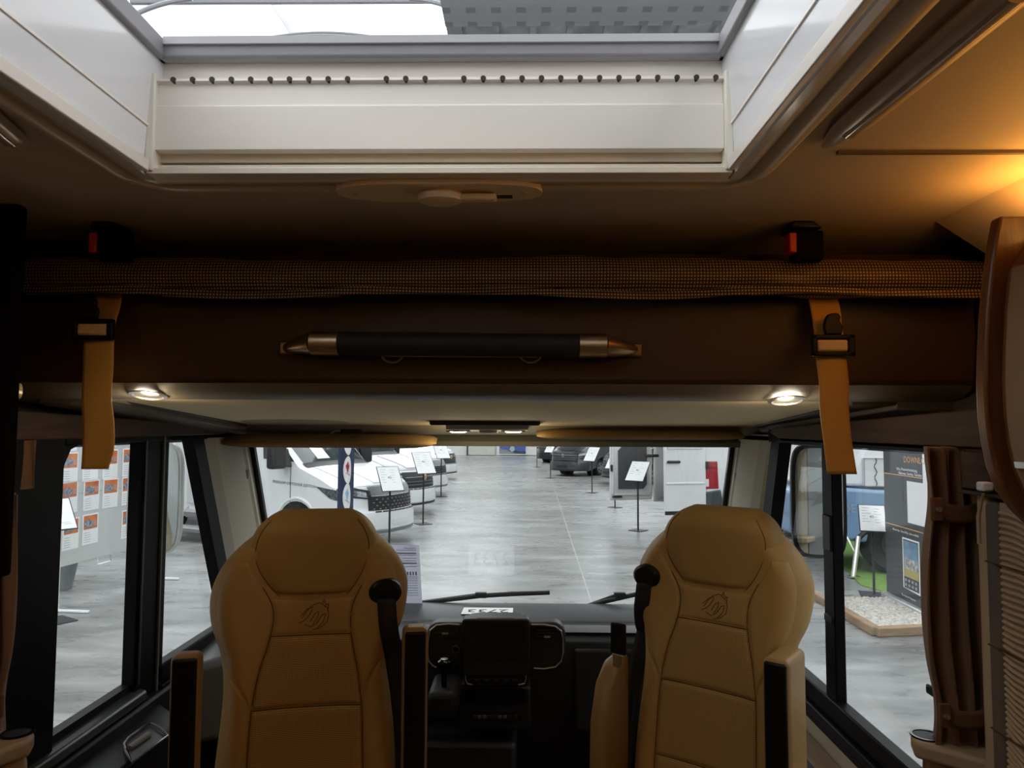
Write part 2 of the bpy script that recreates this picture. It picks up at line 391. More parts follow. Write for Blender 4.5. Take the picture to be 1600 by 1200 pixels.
def van(name, label, body, hood=None, grille='mesh', group=None, high=True, mirror_s=1.0, words=None, paper=False):
    t = thing(name, label, 'van', group=group, world=False)
    HW = 1.0
    def Sf(s, tt):
        for a_, b_ in zip(VP, VP[1:]):
            if s <= b_[0]:
                k = (s-a_[0])/(b_[0]-a_[0]); x, z, r = [a_[i]+(b_[i]-a_[i])*k for i in (1,2,3)]; break
        else: x, z, r = VP[-1][1:]
        e = abs(tt)
        return Vector((x - r*e**2.8, HW*tt, z - .05*e**4*(1 if s > .5 else 0)))
    def nrm(s, tt):
        e = .004
        a_ = Sf(min(s+e,.88), tt)-Sf(max(s-e,0), tt); b_ = Sf(s, min(tt+e,1))-Sf(s, max(tt-e,-1))
        n = b_.cross(a_); n.normalize()
        return n if n.x > 0 or n.z > 0 else -n
    def patch(nm, mat, s0, s1, t0, t1, off, par=t, nu=14, nv=8, shape=None):
        m = MB()
        def fn(u, v, o):
            tt = t0+(t1-t0)*u; s = s0+(s1-s0)*v
            if shape: s, tt = shape(u, v)
            return Sf(s, tt)+nrm(s, tt)*o
        m.grid(lambda u, v: fn(u, v, off), nu, nv); k = len(m.v); m.grid(lambda u, v: fn(u, v, -.01), nu, nv)
        # rim
        idx = [i for i in range(nu+1)]+[(j+1)*(nu+1)+nu for j in range(nv)]+[nv*(nu+1)+i for i in range(nu-1,-1,-1)]+[j*(nu+1) for j in range(nv-1,0,-1)]
        m.f += [(idx[i], idx[(i+1)%len(idx)], k+idx[(i+1)%len(idx)], k+idx[i]) for i in range(len(idx))]
        return m.build(nm, mat, par)
    ss = sorted(set([v[0] for v in VP]+[.04,.15,.36,.46,.64,.74,.78]))
    tt_ = [-1+2*i/24 for i in range(25)]
    m = MB(); n = len(tt_)
    m.add([Sf(s, q) for s in ss for q in tt_], [(j*n+i, j*n+i+1, (j+1)*n+i+1, (j+1)*n+i) for j in range(len(ss)-1) for i in range(n-1)])
    top = 2.75 if high else 2.0
    edge = [Sf(s, 1) for s in ss]
    for sd in (-1, 1):
        poly = [(p.x, p.z) for p in edge]
        xs = [(-2.55, 2.36 if high else 2.1), (-2.9, top), (-6.6, top), (-6.6, .4)] if high else [(-2.9, 2.24), (-5.0, 2.2), (-5.2, .4)]
        poly += xs
        for wx in ((-4.9, -1.55) if high else (-3.9, -1.55)):
            for i in range(13):
                a_ = PI*i/12; poly.append((wx - .42*math.cos(a_), .36+.42*math.sin(a_)))
        pts = [(x, sd*HW, z) for x, z in poly]
        m.add(pts, [tuple(range(len(pts)))])
    # roof and back
    rf = [(edge[-1].x, edge[-1].z)]+([(-2.55,2.36),(-2.9,top),(-6.6,top),(-6.6,.4)] if high else [(-2.9,2.24),(-5.0,2.2),(-5.2,.4)])
    rf[0] = (VP[-1][1], VP[-1][2])
    for a_, b_ in zip(rf, rf[1:]): m.add([(a_[0],-HW,a_[1]),(a_[0],HW,a_[1]),(b_[0],HW,b_[1]),(b_[0],-HW,b_[1])], [(0,1,2,3)])
    m.box((-6.5 if high else -4.8), -.35, -.8, .8, .3, .5)
    m.build('body', body, t, ang=28)
    patch('windscreen', VGLASS, .705, .86, -.88, .88, .006, nv=8, nu=20)
    patch('scuttle_panel', VBLACK, .672, .705, -.90, .90, .010, nv=2, nu=20)
    patch('hood', hood or body, .512, .668, -.80, .80, .016, nu=20)
    patch('hood_crease', hood or body, .53, .66, -.45, .45, .030, nu=14)
    gm = VBLACK
    if grille == 'mesh':
        patch('upper_trim', VGREY, .44, .505, -.62, .62, .012, nu=18, nv=3)
        gr = patch('grille', gm, .30, .43, -.66, .66, .014, nu=18, nv=4)
        st = MB()
        for i in range(11):
            for j in range(4):
                q = -.58+1.16*(i+.5*(j % 2))/11; s = .315+.03*j; c = Sf(s, q)+nrm(s, q)*.02
                st.box(c.x-.006, c.x+.008, c.y-.02, c.y+.02, c.z-.008, c.z+.008)
        tag(st.build('grille_studs', CHROME, gr), None, None, None, 'stuff')
    else:
        gr = patch('grille', gm, .30, .49, -.64, .64, .014, nu=18, nv=4)
        for s in (.34, .38, .43):
            patch('grille_bar', VGREY, s, s+.008, -.6, .6, .026, gr, nu=14, nv=1)
        c = Sf(.43, 0)
        MB().lathe([(.07,0),(.075,.02),(.05,.035)], (c.x+.015,0,c.z), 20, 0).build('emblem', M('gold_emblem', (.62,.42,.22), .3, .6) if high else VGREY, gr)
    for sd in (-1, 1):
        def shp(u, v, sd=sd):
            a0 = .60+.38*u; sl = .405+.03*u; sh = .475+.045*u-.03*(u > .9)
            return sl+(sh-sl)*v, sd*a0
        hl = patch('headlamp', VBLACK, 0, 0, 0, 0, .012, shape=shp, nu=10, nv=4)
        def shp2(u, v, sd=sd):
            a0 = .66+.28*u; sl = .42+.03*u; sh = .462+.035*u
            return sl+(sh-sl)*v, sd*a0
        MB().prism([(-.50,.80),(-.62,1.0),(-1.12,1.06),(-.80,.86)], 1, sd*(HW-.02), sd*(HW+.012)).build('lamp_wing', LAMPG, hl)
        patch('lamp_glass', LAMPG, 0, 0, 0, 0, .02, hl, shape=shp2, nu=8, nv=3)
        # mirror
        k = mirror_s
        ms = MB(); bx = -1.78; by = sd*(HW+.06)
        ms.hexa([(bx+.12,sd*HW,1.38),(bx-.12,sd*HW,1.38),(bx-.10,sd*(HW+.12*k),1.40),(bx+.04,sd*(HW+.12*k),1.40),
                 (bx+.02,sd*HW,1.72),(bx-.12,sd*HW,1.72),(bx-.10,sd*(HW+.12*k),1.62),(bx+.0,sd*(HW+.12*k),1.62)])
        mi = ms.build('mirror', VBLACK, t, bevel=.02)
        MB().box(bx-.10, bx+.10, min(sd*(HW+.10), sd*(HW+.10+.27*k)), max(sd*(HW+.10), sd*(HW+.10+.27*k)), 1.36, 1.36+.44*k).build('mirror_head', VBLACK, mi, bevel=.06, seg=4)
        sg = MB().prism([(-1.62,1.48),(-2.35,1.52),(-2.38,2.0),(-2.10,2.02)], 1, sd*HW, sd*(HW+.008)); sg.build('side_window', VGLASS, t)
        for dx in (-1.70, -2.7): MB().box(dx-.006, dx+.006, min(sd*HW, sd*(HW+.004)), max(sd*HW, sd*(HW+.004)), .62, 1.46).build('door_gap', VBLACK, t)
        pts = [(-1.55 - .45*math.cos(PI*i/16), sd*(HW-.005), .36+.47*math.sin(PI*i/16)) for i in range(17)]
        MB().tube(pts, .03, 8).build('wheel_arch', body, t)
        wheel(t, -1.55, sd*(HW-.16), sd); wheel(t, -4.9 if high else -3.9, sd*(HW-.16), sd)
        MB().lathe([(.43,-.25),(.43,.05)], (-1.55, sd*(HW-.28), .36), 24, 1).build('arch_liner', RUBBER, t)
    bp = patch('bumper', body, .06, .235, -.97, .97, .03, nu=24, nv=4)
    patch('bumper_lip', VBLACK if grille != 'mesh' else VGREY, .0, .035, -.9, .9, .02, bp, nu=20, nv=1)
    for k in range(9):
        q = -.52+.13*k; patch('bumper_slot', VBLACK, .238, .268, q-.045, q+.045, .035, bp, nu=2, nv=1)
    patch('number_plate', WHITEP if high else VBLACK, .10, .16, -.26, .26, .04, bp, nu=6, nv=1)
    if words:
        text('flank_lettering', words, .072, frame_mat((-1.62, -HW-.004, 1.08), (1,0,-.06), (0,0,1)), INK, t, sx=1.0)
    if paper:
        patch('price_card', PAPER, .715, .80, -.55, -.25, .012, nu=4, nv=4)
    return t
def ground_xy(px, py): g = gnd(px, py); return g.x, g.y
R27 = R(-24)
vg = 'white campers parked in a row on the left of the aisle'
def place_van(t, x, y, rz): t.location = (x, y, G); t.rotation_euler = (0,0,rz); t['_'] = 0; del t['_']
v1 = van('camper_van', 'nearest white camper van with black mesh grille and outdoor lettering on its flank', WHITEP, group=vg, mirror_s=1.3, words='FREEDOM OUTDOOR EDITION', paper=True)
place_van(v1, -2.12, 13.05, R27)
v2 = van('camper_van', 'white camper van with silver hood and gold badged black grille, second in the row', WHITEP, SILV, 'bars', group=vg)
place_van(v2, -2.25, 17.4, R27)
v3 = van('camper_van', 'white camper van with small grille openings, third in the row behind the silver hood', WHITEP, group=vg)
place_van(v3, -2.45, 22.2, R27)
v4 = van('camper_van', 'white camper van farthest along the left row', WHITEP, None, 'bars', group=vg)
place_van(v4, -2.75, 28.5, R27)
dg = 'dark vans parked nose out on the right of the aisle'
d1 = van('minibus', 'dark grey minibus with alloy wheels parked nose out beyond the opened white van', DARKV, None, 'bars', dg, high=False)
gx = at(880, 700, 31.5); place_van(d1, gx.x-.1, 30.4, R(-128))
d2 = van('minibus', 'black minibus farthest down the aisle, its nose just showing', M('black_van_paint', (.012,.013,.015), .3, coat=.6), None, 'bars', dg, high=False)
place_van(d2, at(852, 700, 40).x+.2, 41, R(-118))
d3 = van('minibus', 'dark minibus with chrome grille bars half hidden behind the opened van door', DARKV, None, 'bars', dg, high=False)
place_van(d3, at(930, 700, 25).x+.55, 26.5, R(-160))

# ------------------------------------------------------------------ white panel van with both rear doors opened
hx = Vector((.968, .25, 0)); hy = Vector((-.25, .968, 0))     # along its length, across to its far side
P0 = at(1101, 700, 13.4); P0.z = G
def V(a, b, z): return P0 + hx*a + hy*b + Vector((0,0,z))
pv = thing('panel_van', 'white panel van with its two rear doors swung open toward the aisle', 'van', (P0.x, P0.y, G))
WH2 = M('van_white', (.74,.74,.74), .3, coat=.5)
def ring(a, zs):                    # body section at length a
    return [V(a, b, z) for b, z in zs]
sec = [(0,.52),(-.0,1.0),(0.02,1.5),(.10,2.05),(.30,2.2),(1.95,2.2),(2.15,2.05),(2.23,1.5),(2.25,1.0),(2.25,.52)]
m = MB(); A = (.0, .05, 1.5, 4.2); k = len(sec)
for a_ in A: m.v += ring(a_, sec)
for i in range(len(A)-1):
    for j in range(k-1): m.f.append((i*k+j, i*k+j+1, (i+1)*k+j+1, (i+1)*k+j))
m.f.append(tuple(range((len(A)-1)*k, len(A)*k)))
m.build('body', WH2, pv, solid=.05)
ins = MB(); ins.hexa([V(.05,.1,.55),V(3.9,.1,.55),V(3.9,2.15,.55),V(.05,2.15,.55),V(.05,.1,.62),V(3.9,.1,.62),V(3.9,2.15,.62),V(.05,2.15,.62)])
ins.build('load_floor', VGREY, pv)
REDL = M('tail_lamp_red', (.45,.006,.012), .12, coat=1, var=(7,.5)); 
tl = MB(); tl.hexa([V(-.02,-.03,.98),V(.27,-.03,.98),V(.27,.03,.98),V(-.02,.03,.98),V(-.02,-.03,1.5),V(.25,-.03,1.5),V(.25,.03,1.5),V(-.02,.03,1.5)])
tlo = tl.build('tail_lamp', REDL, pv, bevel=.015)
MB().hexa([V(-.025,-.036,1.03),V(.06,-.036,1.03),V(.06,.03,1.03),V(-.025,.03,1.03),V(-.025,-.036,1.17),V(.06,-.036,1.17),V(.06,.03,1.17),V(-.025,.03,1.17)]).build('clear_lens', M('clear_lens', (.75,.74,.74), .2), tlo)
bb = MB().hexa([V(-.1,-.05,.62),V(.36,-.05,.62),V(.36,.1,.62),V(-.1,.1,.62),V(-.02,-.05,.93),V(.30,-.05,.97),V(.30,.1,.97),V(-.02,.1,.93)])
bbo = bb.build('rear_bumper', M('bumper_grey', (.045,.055,.06), .5), pv, bevel=.02)
MB().hexa([V(-.06,-.07,.60),V(.3,-.07,.60),V(.3,-.04,.60),V(-.06,-.04,.60),V(-.06,-.07,.68),V(.3,-.07,.68),V(.3,-.04,.68),V(-.06,-.04,.68)]).build('reflector', REDL, bbo)
def door(b, length, thick, far_):
    y0, y1 = (b-thick, b) if not far_ else (b, b+thick)
    def D(a, bb_, z): return V(a, bb_, z)
    m = MB().hexa([D(-length,y0,.56),D(-.02,y0,.56),D(-.02,y1,.56),D(-length,y1,.56),D(-length,y0,2.1),D(-.02,y0,2.1),D(-.02,y1,2.1),D(-length,y1,2.1)])
    return m.build('rear_door', WH2, pv, bevel=.03, seg=3)
dn = door(-.02, .86, .07, False)
def dbox(a0, a1, b0, b1, z0, z1, nm, mat, par, bev=.01):
    return MB().hexa([V(a0,b0,z0),V(a1,b0,z0),V(a1,b1,z0),V(a0,b1,z0),V(a0,b0,z1),V(a1,b0,z1),V(a1,b1,z1),V(a0,b1,z1)]).build(nm, mat, par, bevel=bev)
dbox(-.82,-.55,-.13,-.09,1.47,1.52,'door_handle', VBLACK, dn, .02)
dbox(-.86,-.04,-.10,-.085,.53,.60,'lower_seal', VBLACK, dn)
dbox(-.84,-.06,-.104,-.085,1.08,1.12,'pressed_crease', WH2, dn)
dbox(-.80,-.10,-.10,-.088,1.72,2.02,'window_recess', M('recess_grey', (.62,.62,.62), .4), dn)
dbox(-.03,.02,-.12,-.05,1.36,1.5,'hinge', VBLACK, dn)
df = door(2.27, 1.0, .06, True)
LIN = M('door_lining_grey', (.085,.088,.092), .7, var=(30,.2))
pl_ = [(-.82,.80),(-.24,.80),(-.16,.9),(-.16,1.86),(-.60,1.86),(-.82,1.62)]
MB().slab([V(a_,2.262,z) for a_, z in pl_], hy*-1, .02).build('door_lining', LIN, df, bevel=.006)
for a0, a1, z0, z1 in ((-.96,-.92,.70,1.9),(-.92,-.08,.66,.70),(-.09,-.05,.70,1.9)):
    dbox(a0,a1,2.235,2.27,z0,z1,'pressed_rib', WH2, df)
dbox(-1.0,-.96,2.2,2.26,1.18,1.32,'latch', VBLACK, df); dbox(-.96,-.75,2.2,2.26,.62,.66,'latch', VBLACK, df)
dbox(-.22,.10,2.17,2.23,1.48,1.54,'inner_handle', VBLACK, df, .02)
for a_ in (1.27, 3.5):
    for b in (.12, 2.13):
        # wheel in van space
        wm = MB().lathe([(.21,-.09),(.31,-.11),(.345,-.06),(.345,.06),(.31,.11),(.21,.09)], (0,0,0), 30, 1)
        mat = Matrix.Translation(V(a_, b, .345)) @ Matrix(((hx.x,hy.x,0,0),(hx.y,hy.y,0,0),(0,0,1,0),(0,0,0,1)))
        wo = wm.xf(mat).build('wheel', TYRE, pv)
        h = MB(); sd = -1 if b < 1 else 1
        h.lathe([(.20,-.01),(.235,.01),(.225,.018),(.20,-.01)], (0,sd*.09,0), 30, 1); h.lathe([(.001,0),(.05,0),(.045,.02),(.001,.02)], (0,sd*.1,0), 14, 1)
        for q in range(5):
            for e in (-.17, .17):
                t = 2*PI*q/5+e; u = Vector((math.cos(t),0,math.sin(t))); vv = Vector((-u.z,0,u.x))*.018
                h.slab([u*.04-vv+Vector((0,sd*.1,0)), u*.04+vv+Vector((0,sd*.1,0)), u*.22+vv*.8+Vector((0,sd*.09,0)), u*.22-vv*.8+Vector((0,sd*.09,0))], (0,sd,0), .015)
        h.xf(mat).build('rim', RIM, wo)
    arch = MB().lathe([(.42,-.02),(.42,.05)], (0,0,0), 30, 1).xf(Matrix.Translation(V(a_, -.02, .42)) @ Matrix(((hx.x,hy.x,0,0),(hx.y,hy.y,0,0),(0,0,1,0),(0,0,0,1))))
    arch.build('wheel_arch', VBLACK, pv)
dbox(.4,4.2,-.03,.1,.40,.62,'side_sill', VBLACK, pv)

# ------------------------------------------------------------------ sign stands
FRB = M('sign_frame_black', (.02,.02,.022), .5)
def sign(px, py, w_, h_, zc, tilt, yaw, label, group='black floor stands with price boards', base=.30, lines=6, Y=None, kind='sheet', D=None):
    g = gnd(px, py) if D is None else Vector((at(px, 665, D).x, D, G))
    t = thing('sign_stand', label, 'sign', group=group, world=False)
    MB().box(-base/2, base/2, -base/2, base/2, 0, .012).build('base', FRB, t, bevel=.003)
    MB().box(-.014, .014, -.014, .014, .01, zc-.02).build('pole', FRB, t, bevel=.003)
    rx = Matrix.Translation((0,-.01,zc)) @ Matrix.Rotation(R(tilt), 4, 'X')
    MB().box(-w_/2, w_/2, -h_/2, h_/2, -.012, .0).xf(rx).build('board', FRB, t, bevel=.003)
    bd = [o for o in t.children if o.name.startswith('board')][-1]
    MB().box(-w_/2+.012, w_/2-.012, -h_/2+.012, h_/2-.012, 0, .002).xf(rx).build('paper', PAPER, bd)
    if kind == 'sheet':
        m = MB()
        for i in range(lines):
            y = h_*(.36-.10*i); wd = w_*random.uniform(.12,.34)
            m.box(-w_*.38, -w_*.38+wd, y, y+.006, .002, .003); m.box(w_*.05, w_*.05+wd*.8, y-.01, y-.005, .002, .003)
        m.xf(rx).build('small_print', INKG, bd)
        text('number_print', '45' if lines == 6 else '38', h_*.14, rx @ Matrix.Translation((-.02*w_,.04*h_,.003)), INK, bd)
    else:
        a_ = [(-.20,.03),(-.02,.03),(-.02,.07),(.12,0),(-.02,-.07),(-.02,-.03),(-.20,-.03)]
        MB().slab([(u*w_*1.4, v*h_, .002) for u, v in a_], (0,0,1), .001).xf(rx).build('arrow_print', INKG, bd)
        m = MB()
        for i in range(3): m.box(-w_*.25, w_*.1, h_*.3-i*.015, h_*.3-i*.015+.006, .002, .003)
        m.box(.06*w_, .3*w_, -.28*h_, -.27*h_, .002, .003); m.box(.1*w_, .36*w_, -.33*h_, -.32*h_, .002, .003)
        m.xf(rx).build('small_print', INKG, bd)
    t.location = (g.x, g.y, G); t.rotation_euler = (0,0,R(yaw))
    return t
sign(997, 829, .44, .50, 1.22, 52, -40, 'black sign stand with tilted white board in front of the opened van door')
sign(961, 793, .44, .50, 1.22, 52, -40, 'black sign stand mostly hidden behind the grey lined van door')
sign(925, 770, .44, .56, 1.24, 52, -40, 'black sign stand with white board left of the grey lined door')
sign(860, 747, .42, .5, 1.25, 52, -40, 'thin black sign stand before the dark grey minibus bumper')
sign(839, 730, .42, .5, 1.25, 52, -40, 'farthest thin black sign stand, beside the blue car poster')
sign(608, 859, .42, .50, 1.22, 55, 35, 'black sign stand with white board before the nearest camper grille')
sign(661, 819, .46, .56, 1.33, 55, 35, 'black sign stand with white board before the gold badged grille')
sign(689, 776, .46, .56, 1.38, 55, 35, 'black sign stand before the third white camper')
sign(82, 972, .34, .40, 1.16, 55, 58, 'black sign stand with arrow board seen through the left side window', kind='arrow', base=.36)
sign(1366, 930, .32, .38, .98, 58, -20, 'black sign stand beside the dark banner in the right side window', base=.34)

# ------------------------------------------------------------------ beach flag
fl = thing('beach_flag', 'tall navy flag with white ovals in front of the nearest white camper', 'flag', (at(543,700,10.4).x, 10.4, G))
NAVY = M('navy_flag_cloth', (.022,.035,.085), .7, bump=(40,.3))
fx = at(543, 700, 10.4).x
m = MB(); nseg = 24
def flagpt(u, v): 
    a_ = (u-.5)*2; return Vector((fx+a_*.14 + .015*(v-.5), 10.4+.07*math.cos(a_*1.5*PI/2*1.2)-.1*a_, G+.25+v*3.0))
m.grid(flagpt, 12, 20); m.build('flag_cloth', NAVY, fl, solid=.006)
MB().tube([(fx-.15,10.52,G+.02),(fx-.15,10.5,G+3.3)], .014, 8).build('flag_pole', FRB, fl)
MB().lathe([(.001,0),(.25,0),(.25,.03),(.05,.05),(.001,.05)], (fx-.1,10.5,G), 24).build('flag_base', FRB, fl)
OV = M('flag_oval_white', (.82,.80,.80), .7)
for i, (py, col) in enumerate(((690,None),(735,(.40,.02,.05)),(778,(.25,.5,.65)),(826,(.1,.1,.2)))):
    vz = (at(543, py, 10.35).z-G-.25)/3.0
    o = MB(); o.grid(lambda a_, r_: flagpt(.52+.26*r_*math.cos(2*PI*a_)*1.0, vz+.068*r_*math.sin(2*PI*a_))+Vector((-.003,-.008,0)), 20, 3)
    ov = o.build('oval', OV, fl)
    if col:
        o = MB(); o.grid(lambda a_, r_: flagpt(.50+.10*r_*math.cos(2*PI*a_)*(1+.25*math.sin(6*PI*a_)), vz+.014+.022*r_*math.sin(2*PI*a_)*(1+.3*math.cos(8*PI*a_)))+Vector((-.005,-.014,0)), 24, 2)
        o.build('mark', M('flag_mark_%d' % i, col, .7), ov)
        o = MB(); o.grid(lambda a_, r_: flagpt(.40+.3*a_, vz-.018-.010*a_+.006*r_)+Vector((-.005,-.014,0)), 8, 1)
        o.build('mark_lettering', INKG, ov)

# ------------------------------------------------------------------ leaflet board beyond the left side windows
A0 = gnd(88, 957); B0 = Vector((-5.02, 9.75, G)); bd_ = (B0-A0).normalized(); bn = Vector((bd_.y, -bd_.x, 0))
if bn.x < 0: bn = -bn
def onb(px, py): return onp(px, py, A0, bn)
lb = thing('leaflet_board', 'pale grey mobile board covered in vehicle leaflets, seen through the left window', 'board', tuple(A0))
BOARD = M('board_pale_grey', (.60,.61,.60), .6, var=(3,.06))
zb0 = onb(93, 888).z
zlo = G+.50
Bx = A0+bd_*1.75
m = MB(); u0 = .03
m.slab([A0+bd_*u0+Vector((0,0,zlo-G)), Bx+Vector((0,0,zlo-G)), Bx+Vector((0,0,2.1-G)), A0+bd_*u0+Vector((0,0,2.1-G))], -bn, .04)
m.build('panel', BOARD, lb, bevel=.004)
MB().slab([A0+bd_*.0, A0+bd_*.035, A0+bd_*.035+Vector((0,0,2.75)), A0+Vector((0,0,2.75))], -bn, .05).build('post', WHITEP, lb)
MB().slab([Bx, Bx+bd_*.035, Bx+bd_*.035+Vector((0,0,2.75)), Bx+Vector((0,0,2.75))], -bn, .05).build('post', WHITEP, lb)
for q in (A0, Bx): MB().slab([q-bn*.3+bd_*.0, q+bn*.38, q+bn*.38+bd_*.05, q-bn*.3+bd_*.05], (0,0,1), .03).build('foot', WHITEP, lb, bevel=.01)
hq = onb(163, 868); e = Vector((0,0,1))
MB().tube([hq-bd_*.12, hq-bd_*.12-e*.09, hq+bd_*.12-e*.09, hq+bd_*.12], .01, 8).build('pull_handle', WHITEP, lb)
jz = onb(150, 768).z
MB().slab([A0+bd_*u0+e*(jz-G)+bn*.001, Bx+e*(jz-G)+bn*.001, Bx+e*(jz-G+.006)+bn*.001, A0+bd_*u0+e*(jz-G+.006)+bn*.001], bn, .001).build('panel_joint', INKG, lb)
LO = M('leaflet_orange', (.70,.24,.05), .6, var=(9,0), col2=(.55,.10,.03)); LP1 = M('leaflet_photo', (.42,.46,.52), .6, var=(30,.9), bump=None)
rows = [(660, 706), (712, 757), (760, 804), (807, 858)]
cols = [95, 128, 158, 189, 219]
rn = ['top', 'second', 'third', 'bottom']; cn = ['leftmost', 'second from left', 'middle', 'fourth from left', 'rightmost']
for r_ in range(4):
    for c_ in range(5):
        if r_ == 3 and c_ == 2: continue
        x0 = cols[c_]+random.uniform(-1.2,1.2); w2 = 27.5 - c_*1.1
        sh = -(c_*3.6)*(1 if r_ == 0 else 1) + (r_-1)*.6*-c_ + (4 if c_ == 0 and r_ == 3 else 0)
        y0, y1 = rows[r_][0]+sh, rows[r_][1]+sh-c_*.4
        p00 = onb(x0, y1); p11 = onb(x0+w2, y0); 
        up = Vector((0,0,1)); W2 = (p11-p00).dot(bd_); H2 = .365
        tiltv = (bd_+up*random.uniform(-.015,.015)).normalized(); upv = (up-bd_*random.uniform(-.02,.02)).normalized()
        o0 = p00+bn*.003
        def Q(u, v, off=0): return o0+tiltv*(u*W2)+upv*(v*H2)+bn*off
        lf = thing('leaflet', 'white leaflet with orange header in the %s row of the board, %s' % (rn[r_], cn[c_]), 'leaflet', tuple(o0), 'vehicle leaflets pinned to the grey board')
        MB().slab([Q(0,0),Q(1,0),Q(1,1),Q(0,1)], bn, .0015).build('sheet', PAPER, lf)
        MB().slab([Q(.08,.50,.0015),Q(.94,.50,.0015),Q(.94,.95,.0015),Q(.08,.95,.0015)], bn, .0008).build('header', LO, lf)
        MB().slab([Q(.10,.56,.0025),Q(.64,.56,.0025),Q(.66,.76,.0025),Q(.5,.80,.0025),Q(.3,.82,.0025),Q(.12,.74,.0025)], bn, .0006).build('photo', LP1, lf)
        m = MB()
        for i in range(5): m.slab([Q(.12,.08+i*.075,.0016),Q(.12+random.uniform(.3,.45),.08+i*.075,.0016),Q(.5,.095+i*.075,.0016),Q(.12,.095+i*.075,.0016)], bn, .0005)
        for i in range(3): m.slab([Q(.70,.60+i*.06,.0025),Q(.90,.60+i*.06,.0025),Q(.90,.63+i*.06,.0025),Q(.70,.63+i*.06,.0025)], bn, .0005)
        m.build('small_print', INKG, lf)
# leafy plant behind the board's left edge
pg = gnd(52, 935); pt = thing('potted_plant', 'tall leafy plant behind the left edge of the leaflet board', 'plant', (pg.x, pg.y+.5, G))
MB().lathe([(.14,0),(.2,.35),(.18,.35),(.15,.3)], (pg.x, pg.y+.5, G), 20).build('pot', VGREY, pt)
m = MB(); LEAF = M('leaf_green', (.12,.16,.09), .5, var=(8,.5))
for i in range(220):
    c = Vector((pg.x+random.gauss(0,.16), pg.y+.5+random.gauss(0,.16), G+random.uniform(.5,2.3))); a_ = Vector((random.gauss(0,1),random.gauss(0,1),random.gauss(.3,.6))).normalized()
    b = a_.cross(Vector((0,0,1))).normalized()*.02
    m.add([c, c+a_*.05+b, c+a_*.13, c+a_*.05-b], [(0,1,2,3)])
tag(m.build('foliage', LEAF, pt), None, None, None, 'stuff')
MB().tube([(pg.x,pg.y+.5,G+.3),(pg.x,pg.y+.5,G+2.0)], .012, 6).build('stem', VGREY, pt)

# entrance door and double step on the flank of the nearest camper
def on_v1(m): return m.xf(Matrix.Translation(v1.location) @ Matrix.Rotation(v1.rotation_euler.z, 4, 'Z'))
def v1part(m, name, mat, par=None, bevel=0):
    o = m.build(name, mat, par or v1, bevel=bevel); return o
ALU = M('aluminium_step', (.62,.63,.64), .35, .6)
v1part(MB().box(-4.25, -3.62, -1.06, -1.0, .62, 2.5), 'entrance_door', M('door_pale', (.62,.62,.63), .4), bevel=.01)
v1part(MB().box(-3.62, -3.55, -1.03, -1.0, .55, 2.5), 'door_seal', VGREY)
for z, y in ((.50, -1.15), (.26, -1.5)):
    st = v1part(MB().box(-4.3, -3.1, y-.16, y+.16, z-.05, z), 'step', ALU, bevel=.008)
    v1part(MB().box(-4.3, -3.1, y-.17, y-.16, z-.07, z-.01), 'step_edge', VGREY, st)
for x in (-4.28, -3.14): v1part(MB().hexa([(x,-1.6,.12),(x+.04,-1.6,.12),(x+.04,-.9,.5),(x,-.9,.5),(x,-1.6,.2),(x+.04,-1.6,.2),(x+.04,-.9,.62),(x,-.9,.62)]), 'step_arm', ALU)

# ------------------------------------------------------------------ right side window: banner, gravel, grass, blue caravan, white camper
b0 = gnd(1386, 934); b1 = gnd(1452, 968); bv = (b1-b0).normalized(); bl = .95
bnn = Vector((bv.y, -bv.x, 0)); 
if bnn.dot(CAM-b0) < 0: bnn = -bnn
def onq(px, py): return onp(px, py, b0, bnn)
rb = thing('rollup_banner', 'dark grey roll up banner advertising a download, in a silver floor cassette', 'banner', tuple(b0))
BAN = M('banner_anthracite', (.065,.07,.075), .6, var=(2,.15)); zt = onq(1392, 706).z
def Bq(u, z, off=0): return b0+bv*(u*bl)+Vector((0,0,z))+bnn*off
MB().slab([Bq(0,.08),Bq(1,.08),Bq(1,2.15),Bq(0,2.15)], -bnn, .004).build('banner_sheet', BAN, rb)
MB().slab([Bq(-.02,.0,-.07),Bq(1.02,.0,-.07),Bq(1.02,.0,.07),Bq(-.02,0,.07)], (0,0,1), .08).build('cassette', M('silver_cassette', (.6,.61,.62), .35, .5), rb, bevel=.015)
MB().slab([Bq(-.01,2.13,-.01),Bq(1.01,2.13,-.01),Bq(1.01,2.13,.01),Bq(-.01,2.13,.01)], (0,0,1), .03).build('top_rail', M('silver_cassette', (.6,.6,.6)), rb)
ORA = M('banner_orange', (.80,.42,.16), .6)
def zq(px, py): return onq(px, py).z-G
def uq(px, py): return (onq(px, py)-b0).dot(bv)/bl
fm = lambda px, py: frame_mat(onq(px, py)+bnn*.003, bv, (0,0,1))
text('headline', 'DOWNLOAD', .105, fm(1412, 718), ORA, rb, 'LEFT')
text('subline', 'Infos, Reisevorbereitung,', .05, fm(1401, 732), PAPER, rb, 'LEFT', sx=1.0)
text('subline', 'Aktionen, Service, Termine', .05, fm(1404, 738.5), PAPER, rb, 'LEFT')
text('subline', 'Alles im App - Store & Play - Store erhältlich', .035, fm(1395, 826), PAPER, rb, 'LEFT')
text('subline', 'The Android Version in', .035, fm(1409, 928), PAPER, rb, 'LEFT')
for py in (741, 819):
    z = zq(1392, py); MB().slab([Bq(.0,z,.003),Bq(1,z,.003),Bq(1,z+.010,.003),Bq(.0,z+.010,.003)], bnn, .001).build('orange_rule', ORA, rb)
z0, z1 = zq(1418, 820), zq(1418, 751.5); u0, u1 = uq(1418, 780), uq(1418, 780)+.52
